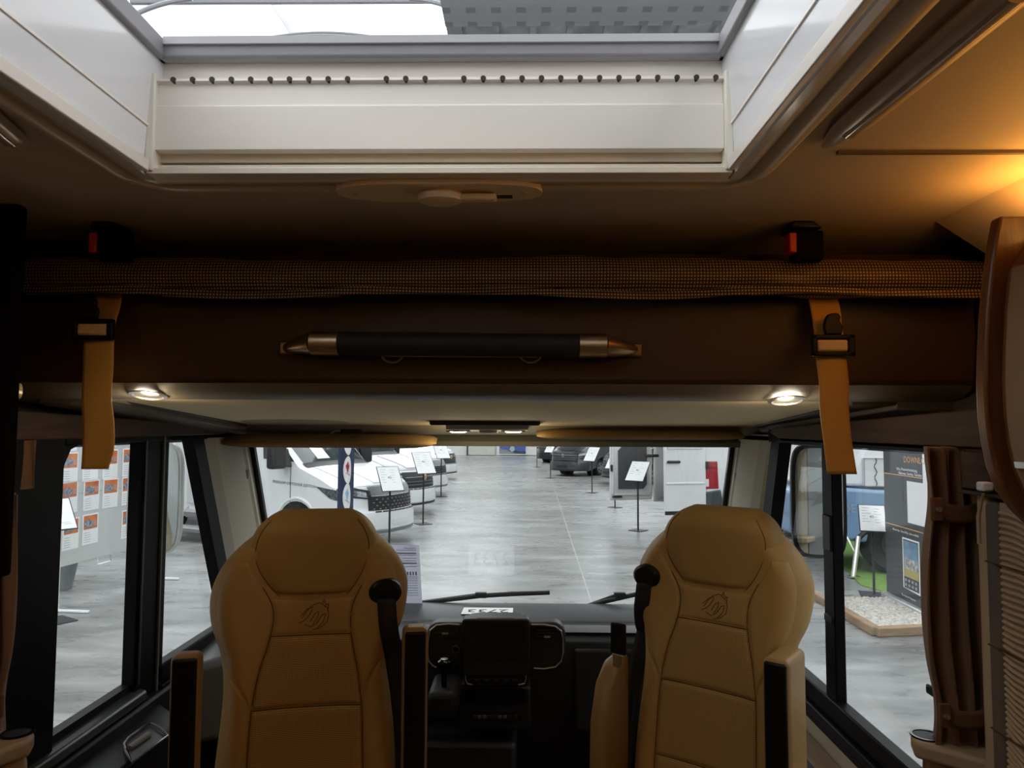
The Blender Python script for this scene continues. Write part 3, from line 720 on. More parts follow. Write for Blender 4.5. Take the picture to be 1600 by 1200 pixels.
MB().slab([Bq(u0,z0+.03,.003),Bq(u1,z0+.03,.003),Bq(u1,z1,.003),Bq(u0,z1,.003)], bnn, .001).build('code_panel', PAPER, rb)
# phone screen print
u0 = uq(1411, 870); u1 = u0+.42; z0, z1 = zq(1411, 919), zq(1411, 839)
MB().slab([Bq(u0,z0+.02,.003),Bq(u1,z0-.0,.003),Bq(u1,z1-.0,.003),Bq(u0,z1,.003)], bnn, .001).build('phone_outline', PAPER, rb, bevel=.0004)
ph = bpy.data.objects[rb.children[-1].name]
def pq(a0, a1, c0, c1, nm, mat, off=.005):
    du, dz = u1-u0, z1-z0
    MB().slab([Bq(u0+a0*du,z0+c0*dz,off),Bq(u0+a1*du,z0+c0*dz,off),Bq(u0+a1*du,z0+c1*dz,off),Bq(u0+a0*du,z0+c1*dz,off)], bnn, .0008).build(nm, mat, ph)
pq(.06,.94,.04,.97,'phone_screen', BAN); pq(.08,.92,.62,.95,'sky_print', M('print_blue', (.25,.42,.62), .6, var=(10,.4)))
pq(.08,.92,.42,.62,'camper_print', M('print_white', (.65,.65,.65), .6, var=(22,.8)), .0052); pq(.08,.92,.26,.42,'meadow_print', M('print_yellow', (.45,.38,.12), .6), .0054)
for i in range(4):
    for j in range(2): pq(.12+.2*i,.22+.2*i,.08+.09*j,.13+.09*j,'icon_print', INKG, .006)

# gravel bed with timber edging
ga, gb, gc_, gd = gnd(1270, 935), gnd(1374, 1000), gnd(1480, 990), gnd(1340, 940)
GR = M('gravel_white', (.72,.68,.60), .8)
Z1 = Vector((0,0,1))
gbed = [gnd(1300,938), gnd(1368,988), gnd(1475,985), gnd(1475,955), gnd(1385,938)]
gravel = MB()
cx_ = sum((p for p in gbed), Vector())/len(gbed)
def inside(p, poly):
    r_ = False; n = len(poly)
    for i in range(n):
        a_, b = poly[i], poly[(i+1) % n]
        if (a_.y > p.y) != (b.y > p.y) and p.x < (b.x-a_.x)*(p.y-a_.y)/(b.y-a_.y)+a_.x: r_ = not r_
    return r_
gravel.slab(gbed, Z1, .03)
mnx, mxx = min(p.x for p in gbed), max(p.x for p in gbed); mny, mxy = min(p.y for p in gbed), max(p.y for p in gbed)
cnt = 0
while cnt < 3200:
    p = Vector((random.uniform(mnx,mxx), random.uniform(mny,mxy), G+.035))
    if not inside(p, gbed): continue
    cnt += 1; s_ = random.uniform(.012,.026); a_ = random.uniform(0,PI)
    q = [p+Vector((math.cos(a_+k*PI/2)*s_, math.sin(a_+k*PI/2)*s_*.8, random.uniform(-.006,.006))) for k in range(4)]
    gravel.add(q+[p+Z1*s_*.8, p-Z1*s_*.6], [(0,1,4),(1,2,4),(2,3,4),(3,0,4),(1,0,5),(2,1,5),(3,2,5),(0,3,5)])
GRV = M('gravel_stones', (.80,.77,.70), .8, var=(22,0), col2=(.35,.33,.30))
tag(gravel.build('gravel_bed', GRV, smooth=False), 'bed of white gravel beside the banner foot', 'gravel', None, 'stuff')
TIM = M('timber_edging', (.36,.25,.15), .7, var=(3,0), col2=(.24,.16,.09), stretch=(2,2,10))
for a_, b, lab in ((gnd(1272,934), gnd(1370,994), 'long'), (gnd(1368,994), gnd(1490,988), 'short')):
    d_ = (b-a_).normalized(); n_ = Vector((-d_.y, d_.x, 0))*.05
    o = MB().slab([a_-n_, b-n_, b+n_, a_+n_], Z1, .09).build('timber_edging', TIM, None, bevel=.008)
    tag(o, 'timber edging board on the %s side of the gravel bed' % ('aisle' if lab == 'long' else 'near'), 'board', 'timber boards around the gravel')
# grass carpet
gp = [gnd(1300,868), gnd(1345,915), gnd(1450,945), gnd(1460,840), gnd(1340,815), gnd(1300,830)]
GRASS = M('artificial_grass', (.16,.30,.05), .9, var=(14,.35), bump=(200,1))
tag(MB().slab(gp, Z1, .012).build('grass_carpet', GRASS), 'green artificial grass mat under the blue caravan', 'grass mat')
# blue off road caravan
bc = at(1372, 665, 10.6); BX, BY = bc.x, 10.6
BLU = M('caravan_blue', (.17,.29,.47), .35, coat=.5)
bt = thing('small_caravan', 'small blue caravan on a black tyre with a steel corner steady, right of the aisle', 'caravan', (BX, BY, G))
def bz(py, Y=10.6): return at(1350, py, Y).z
xL = at(1296, 665, 10.6).x; xR = at(1450, 665, 10.6).x
pf = [(xL-.6, bz(835)), (xL+.45, bz(848)), (xR+.6, bz(862)), (xR+.6, bz(765)), (xL+.72, bz(766)), (xL+.1, bz(762)), (xL-.6, bz(768))]
MB().prism(pf, 1, 10.6, 12.3).build('body', BLU, bt, bevel=.05, seg=3)
MB().prism([(xL-.3, bz(760)), (xR+.6, bz(764)), (xR+.6, bz(690)), (xL+.2, bz(690))], 1, 10.75, 12.2).build('white_upper', WHITEP, bt, bevel=.05)
wx0, wx1 = at(1348,665,10.7).x, at(1384,665,10.7).x
wn = MB().box(wx0, wx1, 10.70, 10.76, bz(761), bz(716)).build('cabinet_panel', M('panel_offwhite', (.70,.71,.72), .5), bt, bevel=.01)
fr_ = MB()
for a0, a1, z0, z1 in ((wx0,wx1,bz(761),bz(761)+.012),(wx0,wx1,bz(716)-.012,bz(716)),(wx0,wx0+.012,bz(761),bz(716)),(wx1-.012,wx1,bz(761),bz(716))): fr_.box(a0,a1,10.69,10.7,z0,z1)
fr_.build('panel_outline', INKG, wn)
MB().tube([((wx0+wx1)/2+.02*math.sin(k*1.3), 10.69, bz(716)+(bz(760)-bz(716))*k/12) for k in range(13)], .006, 6).build('wavy_line', INK, wn)
text('flank_lettering', 'QE', .17, frame_mat((at(1323,665,10.55).x, 10.545, bz(795)), (1,0,0), (0,0,1)), M('logo_blue_grey', (.30,.36,.45), .5), bt)
cwx = at(1384, 665, 10.75).x; tl_ = MB().lathe([(.20,-.13),(.38,-.15),(.43,-.08),(.43,.08),(.38,.15),(.20,.13)], (cwx,10.72,G+.43+.012), 34, 1)
tw = tl_.build('wheel', TYRE, bt)
MB().lathe([(.001,0),(.2,0),(.2,.03),(.001,.05)], (cwx,10.58,G+.442), 24, 1).build('rim', VBLACK, tw)
MB().tube([(cwx-.56, 10.62, bz(846)), (cwx-.42, 10.62, bz(842)+.1), (cwx, 10.62, bz(838)+.1), (cwx+.5, 10.62, bz(842)+.1)], .05, 8).build('mudguard', VBLACK, bt)
s0, s1 = at(1341, 838, 10.45), gnd(1328, 888); s1 = Vector((at(1328,665,10.35).x, 10.35, G+.02))
MB().tube([s0, s1], .035, 8).build('corner_steady', CHROME, bt); MB().tube([at(1320,833,10.6), s1+(s0-s1)*.55], .012, 6).build('steady_brace', CHROME, bt)
MB().box(s1.x-.07, s1.x+.07, s1.y-.07, s1.y+.07, G+.013, G+.03).build('steady_foot', CHROME, bt)
# grey car and white camper further right
gc2 = van('minibus', 'silver grey van parked behind the right exterior mirror', M('silver_grey_paint', (.40,.42,.42), .3, coat=.5), None, 'bars', high=False)
place_van(gc2, 9.3, 20.5, R(-112))
# ================================================================== CABIN SHELL
DARKW = M('dark_interior_wall', (.05,.04,.03), .7)
WALLB = M('cabin_wall_beige', (.40,.33,.24), .8)
ZW0, ZW1 = .775, 1.495           # side windows, lower and upper edge
struct(MB().box(-1.08, 1.08, -3.2, 3.0, -.06, 0).build('floor', wood('cabin_floor_wood', (.22,.15,.10), (.13,.09,.06), 1)))
struct(MB().box(-1.18, 1.18, -3.25, -3.2, -.06, 2.0).build('wall_rear', WALLB))
def side_wall(name, s):
    a, b = (s*1.03, s*1.07); x0, x1 = min(a,b), max(a,b)
    w_ = struct(MB().box(x0, x1, -3.2, 3.2, 0, .745).build(name, M('cabin_wall_black', (.012,.012,.012), .6) if s < 0 else CREAM))
    MB().box(x0, x1, -3.2, 1.60 if s < 0 else 1.45, .745, 1.515).build('wall_section', WALLB, w_)
    u0, u1 = sorted((s*1.14, s*1.18))
    MB().box(u0, u1, -3.2, 3.05, 1.50, 2.02).build('wall_section', DARKW, w_)
    u0, u1 = sorted((s*1.03, s*1.18))
    MB().box(u0, u1, -3.2, 3.05, 1.497, 1.515).build('wall_step', DARKW, w_)
    MB().prism([(2.55,1.52),(3.0,1.52),(3.40,.70),(3.2,.60),(2.90,.70),(2.86,.76)], 0, x0, x1).build('wall_section', CREAM, w_)
    return w_
wl = side_wall('wall_left', -1); wr = side_wall('wall_right', 1)
# exterior hull skin below the windows
HX0, HX1, HY0, HY1 = -.484, .484, .50, 1.165   # roof hatch opening (x, y)
CZ = 1.975
c_ = struct(MB().box(-1.18, HX0, -3.2, 3.0, CZ, CZ+.04).build('ceiling', CEIL))
for nm, b in (('ceiling_panel',(HX1,1.18,-3.2,3.0)),('ceiling_panel',(HX0,HX1,-3.2,HY0)),('ceiling_panel',(HX0,HX1,HY1,3.0))):
    MB().box(*b, CZ, CZ+.04).build(nm, CEIL, c_)
# unseen glowing bodies added for the fill light and the left strip light
LF = M('fill_and_strip_glow', (1,.70,.38), .5, emis=1.2)
MB().box(-.30, .20, -.95, -.55, 1.94, CZ).build('added_fill_panel', LF, c_, bevel=.005)
MB().box(-1.02, -.94, -.5, .7, 1.868, 1.876).build('light_strip', LF, c_)
# brown panel seam to the right of the hatch
p, q = atz(1308, 236, CZ), atz(1640, 241, CZ)
MB().box(p.x, 1.07, p.y-.004, p.y+.004, CZ-.005, CZ).build('panel_seam', M('seam_brown', (.10,.06,.03), .6), c_)
struct(MB().box(-1.18, 1.18, 3.05, 3.12, 1.49, 2.02).build('wall_front', DARKW))

# ------------------------------------------------------------------ ROOF HATCH
MB().prism([(.99,CZ+.001),(1.14,CZ-.10),(1.14,CZ+.001)], 1, -3.2, 1.46).build('cove', CEIL, c_)
MB().box(.96, 1.04, .98, 1.24, 1.870, 1.880).build('light_strip', LF, c_)
hatch = thing('roof_hatch', 'large white roof hatch with clear acrylic dome above the cab', 'skylight', ((HX0+HX1)/2, (HY0+HY1)/2, CZ))
ZT = 2.17                          # top of the inner walls
fx0, fx1, fy0, fy1 = HX0, HX1, HY0, HY1
# ceiling flange: rounded ring with a moulded profile
def ring_path(x0, x1, y0, y1, r, n=6):
    pts = []
    for cx, cy, a0 in ((x1-r,y1-r,0),(x0+r,y1-r,90),(x0+r,y0+r,180),(x1-r,y0+r,270)):
        for k in range(n+1):
            a = R(a0+90*k/n); pts.append((cx+r*math.cos(a), cy+r*math.sin(a)))
    return pts
prof = [(.0,.000,.012),(.003,-.012,.02),(.018,-.015,.03),(.026,-.010,.05),(.034,-.018,.07),(.050,-.019,.09),(.060,-.013,.10),(.066,.004,.11)]
m = MB(); P = []
for off, dz, r in prof:
    off *= 1.0
    P.append([(x, y, CZ+dz) for x, y in ring_path(fx0-off, fx1+off, fy0-off, fy1+off, r)])
n = len(P[0]); m.v = [Vector(v) for row in P for v in row]
m.f = [(i*n+k, i*n+(k+1)%n, (i+1)*n+(k+1)%n, (i+1)*n+k) for i in range(len(P)-1) for k in range(n)]
m.build('inner_flange', HATCHB, hatch, ang=50)
# gloss side cheeks and front / rear walls
def wallq(nm, mat, pts, n, t=.012, bev=0): return MB().slab(pts, n, t).build(nm, mat, hatch, bevel=bev)
wallq('side_cheek', HATCHG, [(fx1,fy0,CZ-.014),(fx1,fy1,CZ-.014),(fx1-.012,fy1,ZT),(fx1-.012,fy0,ZT)], (1,0,0))
wallq('side_cheek', HATCHG, [(fx0,fy0,CZ-.014),(fx0,fy1,CZ-.014),(fx0+.012,fy1,ZT),(fx0+.012,fy0,ZT)], (-1,0,0))
wallq('rear_panel', HATCHW, [(fx0,fy0,CZ-.014),(fx1,fy0,CZ-.014),(fx1,fy0,ZT),(fx0,fy0,ZT)], (0,-1,0))
def zf(py, Y=None): return at(700, py, Y or fy1).z
fw = wallq('front_panel', HATCHW, [(fx0,fy1,CZ-.014),(fx1,fy1,CZ-.014),(fx1,fy1,ZT+.01),(fx0,fy1,ZT+.01)], (0,1,0))
# blind cassette rail across the front: stepped profile
zA, zB, zC, zD, zE = zf(246,fy1-.02), zf(236,fy1-.02), zf(165,fy1-.02), zf(131,fy1-.02), zf(119,fy1-.012)
cas = MB().prism([(fy1-.028,zB),(fy1-.028,zC-.003),(fy1-.024,zC),(fy1-.022,zD),(fy1-.030,zD+.002),(fy1-.028,zD+.006),(fy1-.010,zE),(fy1-.001,zE),(fy1-.001,zB)], 0, fx0+.004, fx1-.016).build('blind_cassette', HATCHW, hatch, bevel=.001)
MB().prism([(fy1-.010,zA-.004),(fy1-.010,zB),(fy1,zB),(fy1,zA-.004)], 0, fx0+.006, fx1-.008).build('cassette_recess', HATCHB, hatch)
MB().prism([(fy1-.030,CZ-.014),(fy1-.030,CZ-.004),(fy1-.016,CZ+.001),(fy1-.016,CZ+.006),(fy1,CZ+.009),(fy1,CZ-.014)], 0, fx0+.004, fx1-.004).build('lower_lip', M('hatch_lip_cream', (.80,.72,.60), .4), hatch, bevel=.001)
DOT = M('vent_hole_dark', (.05,.04,.03), .7)
for i in range(32):
    px = 240+30.3*i
    if px > 1135 or i in (11, 15): continue
    c = at(px, 123.5, fy1-.030); c.z = zD+.0045
    MB().lathe([(.0001,0),(.0046,0),(.0046,.010),(.0001,.010)], (c.x, fy1-.0305, c.z), 10, 1).build('vent_hole', DOT, cas, smooth=False)
for x in (fx0+.002, fx1-.016): MB().box(x, x+.014, fy1-.034, fy1, CZ-.01, zE-.002).build('end_cap', M('hatch_end_cap', (.84,.80,.70), .4), hatch, bevel=.003)
# cheek rails (blind guides)
for s, x in ((1, fx1-.004), (-1, fx0+.004)):
    MB().box(min(x,x-s*.010), max(x,x-s*.010), fy0, fy1-.04, CZ-.014, CZ+.006).build('blind_guide', HATCHW, hatch, bevel=.002)
    MB().box(min(x,x-s*.003), max(x,x-s*.003), fy0, fy1-.03, CZ+.065, CZ+.069).build('blind_guide', HATCHW, hatch)
# upper grey frame and acrylic
zg0, zg1 = zf(101, fy1), zf(72, fy1)
zg0 = at(700, 99, fy1).z
fr = MB()
for b in ((fx0,fx1,fy1-.022,fy1),(fx0,fx1,fy0,fy0+.03),(fx0,fx0+.022,fy0,fy1),(fx1-.022,fx1,fy0,fy1)):
    MB().box(*b, zg0, zg0+.035).build('glass_frame', HGREY, hatch, bevel=.005)
MB().box(fx0-.05, fx1+.05, fy0-.05, fy1+.05, zg0+.035, zg0+.043).build('acrylic_dome', GLASSH, hatch, bevel=.003)
MB().box(fx0+.022, fx1-.022, fy1-.027, fy1-.022, zg0+.022, zg0+.035).build('seal_lip', M('seal_pale', (.62,.62,.64), .4), hatch)

# hatch lock on the ceiling in front
ZL = CZ-.014
pl0 = atz(524, 300, CZ-.022); pl1 = atz(848, 300, CZ-.022)
yb, yt = atz(690, 315, CZ-.022).y, atz(690, 286, CZ-.022).y
lk = thing('hatch_latch', 'cream oval latch plate with turning knob on the ceiling before the roof hatch', 'latch', ((pl0.x+pl1.x)/2, (yb+yt)/2, CZ))
LTC = M('latch_cream', (.85,.66,.42), .4)
cx, cy, hw, hh = (pl0.x+pl1.x)/2, (yb+yt)/2+.004, (pl1.x-pl0.x)/2, abs(yt-yb)/2
o_ = [(cx+hw*(abs(math.cos(t))**.55)*(1 if math.cos(t)>0 else -1), cy+hh*(abs(math.sin(t))**.8)*(1 if math.sin(t)>0 else -1)) for t in [2*PI*k/40 for k in range(40)]]
MB().prism(o_, 2, ZL-.008, ZL+.02).build('latch_plate', LTC, lk, bevel=.002)
kx = atz(690, 305, CZ-.02).x
kb = MB().lathe([(.001,-.026),(.022,-.026),(.030,-.022),(.032,-.012),(.028,-.006),(.001,-.006)], (kx,cy,ZL), 28, 2, sx=1.25, sy=.9).build('turning_knob', LTC, lk)
MB().box(kx+.01, kx+.098, cy-.012, cy+.010, ZL-.022, ZL-.010).build('knob_lever', LTC, kb, bevel=.005, seg=3)
MB().box(kx+.02, kx+.125, cy+.010, cy+.024, ZL-.0095, ZL-.0075).build('latch_slot', DOT, lk)
for sx in (-1, 1): MB().lathe([(.001,-.0095),(.006,-.0095),(.007,-.0075),(.001,-.0075)], (cx+sx*hw*.82,cy,ZL), 12, 2).build('screw', M('screw_cream', (.68,.55,.36), .3), lk)

# long rounded trough lamp beside the hatch (right) and its twin (left)
def trough(px0, py0, px1, py1, wd, lab):
    a, b = atz(px0, py0, CZ-.008), atz(px1, py1, CZ-.008)
    t = thing('ceiling_trim', lab, 'trim strip', tuple((a+b)/2))
    d = (b-a).normalized(); nn = Vector((d.y,-d.x,0)).normalized()*wd
    path = [a+(b-a)*k/12 for k in range(13)]; rr = [wd*(.35+.65*math.sin(min(1, k/3)*PI/2)) if k < 3 else wd for k in range(13)]
    MB().tube(path, rr, 16, flat=.5).build('trough_body', M('trough_beige', (.50,.42,.32), .3), t)
    m = MB(); e = Vector((0,0,-wd*.5))
    MB().tube([p+e*.95 for p in path[2:]], wd*.35, 12, flat=.35).build('glossy_insert', M('trough_gloss', (.42,.36,.27), .15), t)
trough(1292, 228, 1588, -20, .026, 'long rounded ceiling strip right of the roof hatch')
trough(30, 226, -60, 150, .024, 'rounded ceiling strip at the far left of the roof hatch')

# ------------------------------------------------------------------ DROP-DOWN BED (front panel + underside)
YB = 1.56
bed = thing('drop_down_bed', 'raised drop down bed with dark brown leatherette front above the cab', 'bed', (0, YB, 1.62))
zb = lambda py, Y: at(800, py, Y).z
xa, xb = -1.125, 1.125
pr = [(YB+.03, zb(398,YB+.03)), (YB, zb(440,YB)), (YB-.004, zb(520,YB)), (YB+.005, zb(592,YB)), (YB+.010, zb(599,YB+.01))]
MB().prism(pr+[(YB+.06, zb(599,YB+.06)), (YB+.06, 1.93)], 0, xa, xb).build('front_panel', APRON, bed, ang=20)
lipp = [(YB+.008, zb(600,YB+.008)), (YB+.022, zb(610,YB+.022)), (YB+.045, zb(618,YB+.045)), (YB+.085, zb(623.5,YB+.085)), (YB+.11, zb(626,YB+.11))]
MB().prism(lipp+[(YB+.11, 1.66)], 0, xa, xb).build('front_lip', LIP, bed, ang=40)
YF = 2.74
zu0, zu1 = lipp[-1][1]+.002, zb(665.5, YF)
y0 = YB+.10
MB().hexa([(xa,y0,zu0),(xb,y0,zu0),(xb-.08,YF,zu1),(xa+.08,YF,zu1),(xa,y0,zu0+.2),(xb,y0,zu0+.2),(xb-.08,YF,zu0+.2),(xa+.08,YF,zu0+.2)]).build('underside', UNDER, bed)
MB().box(xa, xb, YB+.06, YF-.1, zu0+.15, 1.90).build('mattress_base', DARKW, bed)
# darker raised pads that paint the visor recess shadows on the underside
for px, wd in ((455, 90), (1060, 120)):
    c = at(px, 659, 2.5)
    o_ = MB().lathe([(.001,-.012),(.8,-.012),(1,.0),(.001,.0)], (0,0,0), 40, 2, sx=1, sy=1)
    o_.xf(Matrix.Translation((c.x, 2.55, c.z+.008)) @ Matrix.Rotation(R(-3), 4, 'X') @ Matrix.Diagonal((wd*2.5/F*1.1, .17, 1, 1))).build('shade_pad', M('shade_pad_beige', (.42,.36,.25), .8), bed)
# sloping side beams of the bed, grey and brown
SB = M('beam_grey', (.13,.11,.09), .6); SB2 = M('beam_brown', (.055,.036,.026), .6)
for s in (-1, 1):
    if s < 0: P1 = [(75,621),(330,664),(385,671),(60,640)]
    pts = [((75,619,1.68),(180,623,1.68),(386,667,2.7),(330,667,2.6)), ((60,628,1.68),(150,626,1.68),(385,671,2.7),(300,672,2.5))] if s < 0 else \
          [((1525,632,1.68),(1330,634,1.68),(1175,668,2.7),(1240,672,2.5)), ((1525,640,1.66),(1400,636,1.68),(1185,672,2.7),(1215,680,2.55))]
    for k, (q, mt) in enumerate(zip(pts, (SB2, SB) if s < 0 else (SB2, SB))):
        A_ = [at(*v) for v in q]
        if k: A_ = [v-Vector((0,0,.006)) for v in A_]
        MB().slab(A_, (0,0,1), .03).build('side_beam', mt, bed, bevel=.004)

# grab bar with steel ends
Yh = YB-.045
def hp(px, py, Y=Yh): return at(px, py, Y)
gb_ = thing('grab_bar', 'long black padded grab bar with brushed steel ends on the bed front', 'grab bar', tuple(hp(720,538)))
p0, p1 = hp(530, 536.5), hp(905, 540)
MB().tube([p0, p1], .0255, 20).build('grip_sleeve', M('grip_black', (.010,.009,.008), .7, bump=(300,.3)), gb_)
MB().tube([hp(487,536), hp(530,536.5)], .0262, 20).build('end_collar', SATIN, gb_)
MB().tube([hp(905,540), hp(947,540)], .0262, 20).build('end_collar', SATIN, gb_)
for (a, b, c) in (((490,536,Yh),(476,538,Yh+.01),(449,544,YB-.003)), ((943,540,Yh),(962,543,Yh+.01),(991,547,YB-.003))):
    MB().tube([at(*a), at(*b), at(*c)], [.0245,.021,.012], 16).build('end_foot', M('bronze_foot', (.30,.19,.10), .35, .8), gb_)
    e = at(*c); MB().box(e.x-.016, e.x+.016, YB-.012, YB+.0, e.z-.015, e.z+.015).build('foot_pad', M('bronze_foot', (.3,.2,.1)), gb_, bevel=.004)
# slim steel handle rail below it
sr = thing('slim_handle', 'slim steel handle with two ring ends under the black grab bar', 'handle', tuple(hp(720,556)))
MB().tube([at(600,556,YB-.02), at(840,557.5,YB-.02)], .0022, 8).build('rail', M('rail_brass', (.75,.62,.38), .3, 1), sr)
for px in (613, 829):
    pts = [at(px+16*math.cos(R(a)), 554+12*math.sin(R(a)), YB-.02) for a in range(0, 181, 15)]
    MB().tube([pts[0]+Vector((0,.02,0))]+pts+[pts[-1]+Vector((0,.02,0))], .0028, 8).build('ring_end', M('rail_brass', (.7,.6,.4)), sr)
# LED spots in the lip
WH_E = M('led_emitter', (1,.93,.78), .5, emis=14)
for px, py, lab in ((232, 616, 'round recessed ceiling spot in the bed lip near the left strap'), (1229, 624, 'round recessed ceiling spot in the bed lip near the right strap')):
    c = at(px, py, YB+.05)
    t = thing('recessed_spot', lab, 'lamp', tuple(c), 'recessed spots in the bed lip')
    rot = Matrix.Translation(c) @ Matrix.Rotation(R(-12), 4, 'X')
    MB().lathe([(.030,.0),(.041,-.001),(.041,-.004),(.033,-.006),(.030,-.003)], (0,0,0), 30).xf(rot).build('bezel', CHROME, t)
    MB().lathe([(.001,-.002),(.030,-.002),(.030,.002),(.001,.002)], (0,0,0), 24).xf(rot).build('lens', WH_E, t)
    lamp('spot_light', 'POINT', (c.x, c.y, c.z-.03), .5, (1,.80,.50), .02)

# retaining net roll above the bed panel
NET = grid_mat('net_weave', (.020,.012,.008), (.52,.34,.18), (0,2), 148, -.2, rough=.45, bump=.6)
nr = thing('net_roll', 'rolled brown mesh safety net along the top of the bed', 'net', (0, 1.52, zb(434,1.5)))
m = MB(); zc_ = zb(431, 1.50); 
def netf(u, v, r0=.040):
    x = -1.02+2.13*u; a_ = 2*PI*v
    r = r0*(1+.05*math.sin(x*9)+.04*math.sin(x*23+a_*2)+.03*math.sin(x*41+a_*3))
    return Vector((x, 1.515-r*math.cos(a_)*.8, zc_+.004*math.sin(x*5)+r*math.sin(a_)))
m.grid(netf, 160, 24); m.build('net_cloth', NET, nr)
m = MB(); m.grid(lambda u, v: Vector((-1.02+2.13*u, 1.478+.01*math.sin(u*30)+.004*v, zb(463,1.48)+.006*math.sin(u*17)+ .018*v)), 120, 4)
m.build('hem', NET, nr, solid=.002)
m = MB(); m.grid(lambda u, v: Vector((.62+.34*u, 1.492-.034*math.cos((v-.5)*PI)*(1+.02*math.sin(u*80+v*9)), zc_+.036*math.sin((v-.5)*PI)+.002*math.sin(u*60))), 60, 10)
# red tagged belt locks above the net
for px, lab, em in ((172, 'black belt lock with red button above the net roll, left', 0), (1258, 'black belt lock with red button above the net roll, right', 0)):
    c = at(px, 382, 1.47)
    t = thing('belt_lock', lab, 'belt lock', tuple(c), 'belt locks above the net roll')
    MB().box(c.x-.024, c.x+.036, 1.46, 1.50, c.z-.035, c.z+.028).build('housing', M('lock_housing', (.004,.0035,.003), .8, spec=.1), t, bevel=.005)
    MB().box(c.x-.038, c.x-.022, 1.455, 1.49, c.z-.020, c.z+.022).build('release_button', M('lock_red', (.60,.045,.02), .4), t, bevel=.003)
    MB().hexa([(c.x-.035,1.45,c.z+.03),(c.x+.03,1.45,c.z+.03),(c.x+.03,1.52,c.z+.03),(c.x-.035,1.52,c.z+.03),(c.x-.03,1.45,c.z+.045),(c.x+.01,1.45,c.z+.045),(c.x+.01,1.52,c.z+.05),(c.x-.03,1.52,c.z+.05)]).build('bracket', BLACK, t, bevel=.004)

# ------------------------------------------------------------------ orange straps with buckles
def strap(lab, centre, wpx, bk, tongue_dx, cat='strap', Y=1.50):
    """centre: list of (px left, px right, py, Y) from top to bottom"""
    t = thing('hanging_strap', lab, cat, tuple(at((centre[-1][0]+centre[-1][1])/2, centre[-1][2], Y)), 'webbing straps hanging from the net')
    m = MB(); k = len(centre)
    tabs = [[(i, c[j]) for i, c in enumerate(centre)] for j in range(4)]
    tabs = [smooth_tab(tb, 48) for tb in tabs]
    rows = len(tabs[0]); 
    for i in range(rows):
        l, r_, y_, Yd = [tabs[j][i][1] for j in range(4)]
        for u in range(9):
            m.v.append(at(l+(r_-l)*u/8, y_+(.0 if True else 0), Yd+.004*math.sin(u/8*PI+i*.12)))
    m.f = [(i*9+u, i*9+u+1, (i+1)*9+u+1, (i+1)*9+u) for i in range(rows-1) for u in range(8)]
    m.build('webbing', WEB, t, solid=.0022)
    # buckle
    (bx, by), Yk = bk, Y-.02
    f_ = Yk/F; cx = at(bx, by, Yk)
    fr = MB(); W2, H2 = 33*f_, 17*f_; 
    th = .010
    for b in ((-W2,W2,-H2,-H2+th),(-W2,W2,H2-th,H2),(-W2,-W2+th,-H2,H2),(W2-th*1.4,W2,-H2,H2)):
        fr.box(cx.x+b[0], cx.x+b[1], Yk-.006, Yk+.006, cx.z+b[2], cx.z+b[3])
    bo = fr.build('buckle_frame', BLACK, t, bevel=.003, seg=3)
    MB().box(cx.x-W2+th, cx.x+W2-th*1.4, Yk-.004, Yk+.006, cx.z-H2+th, cx.z+H2-th).build('webbing_loop', M('webbing_bright', (.85,.58,.26), .7), bo, bevel=.005)
    tp = [(-13,17),(13,17),(15,30),(9,40),(12,44),(9,50),(2,51),(-4,50),(-9,48),(-13,40),(-15,30)]
    MB().prism([(cx.x+(tongue_dx+a)*f_, cx.z+b*f_) for a, b in tp], 1, Yk-.005, Yk+.005).build('buckle_tongue', BLACK, bo, bevel=.003)
strap('orange webbing strap with black buckle hanging on the left', [(146,192,452,1.53),(150,188,478,1.51),(143,180,508,1.50),(132,178,535,1.49),(130,177,575,1.49),(128,174,620,1.49),(129,178,660,1.49),(129,178,700,1.49),(127,169,733,1.49)], 46, (146,515), -7)
strap('orange webbing strap with black buckle hanging on the right', [(1262,1307,460,1.53),(1267,1313,485,1.51),(1272,1317,520,1.50),(1275,1322,560,1.49),(1280,1326,600,1.49),(1281,1326,640,1.49),(1287,1331,690,1.49),(1293,1339,741,1.49)], 46, (1302,540), 0)

# ------------------------------------------------------------------ header, visors, map light console
hd = struct(MB().prism([(2.72,zb(665,2.72)),(2.80,1.515),(3.0,1.508),(3.0,1.60),(2.72,1.60)], 0, xa, xb).build('trim_2', M('header_grey_cream', (.34,.32,.26), .6)))
struct(MB().prism([(2.93,zb(697.5,2.93)),(2.93,zb(690,2.93)),(2.98,1.52),(3.06,1.52),(3.06,zb(697.5,3.06))], 0, xa, xb).build('trim_3', M('header_lower', (.19,.18,.13), .6)))
VIS = M('visor_tan_cloth', (.34,.215,.085), .85, bump=(500,.3))
def visor(px0, px1, pyt, pyb, lab):
    a, b = at(px0, (pyt+pyb)/2, 2.80), at(px1, (pyt+pyb)/2, 2.80)
    t = thing('sun_visor', lab, 'sun visor', tuple((a+b)/2), 'folded sun visors above the windscreen')
    m = MB(); c = (a+b)/2; hw = (b.x-a.x)/2; hz = (pyb-pyt)/2*2.8/F
    def f(u, v):
        x = -1+2*u; a_ = 2*PI*v; k = max(0, 1-abs(x)**7)**.5
        return Vector((c.x+hw*x, c.y-.06+.085*math.cos(a_)*(.3+.7*k), c.z+hz*math.sin(a_)*(.15+.85*k)+.07*.14*math.cos(a_)))
    m.grid(f, 48, 20); m.build('pad', VIS, t)
    MB().tube([c+Vector((-.05,.05,.012)), c+Vector((.09,.05,.014))], .008, 10).build('hinge_rod', BLACK, t)
    return c
visor(359, 686, 678, 698, 'thick tan sun visor folded up above the windscreen, left')
visor(838, 1154, 671, 685, 'thinner tan sun visor folded up above the windscreen, right')
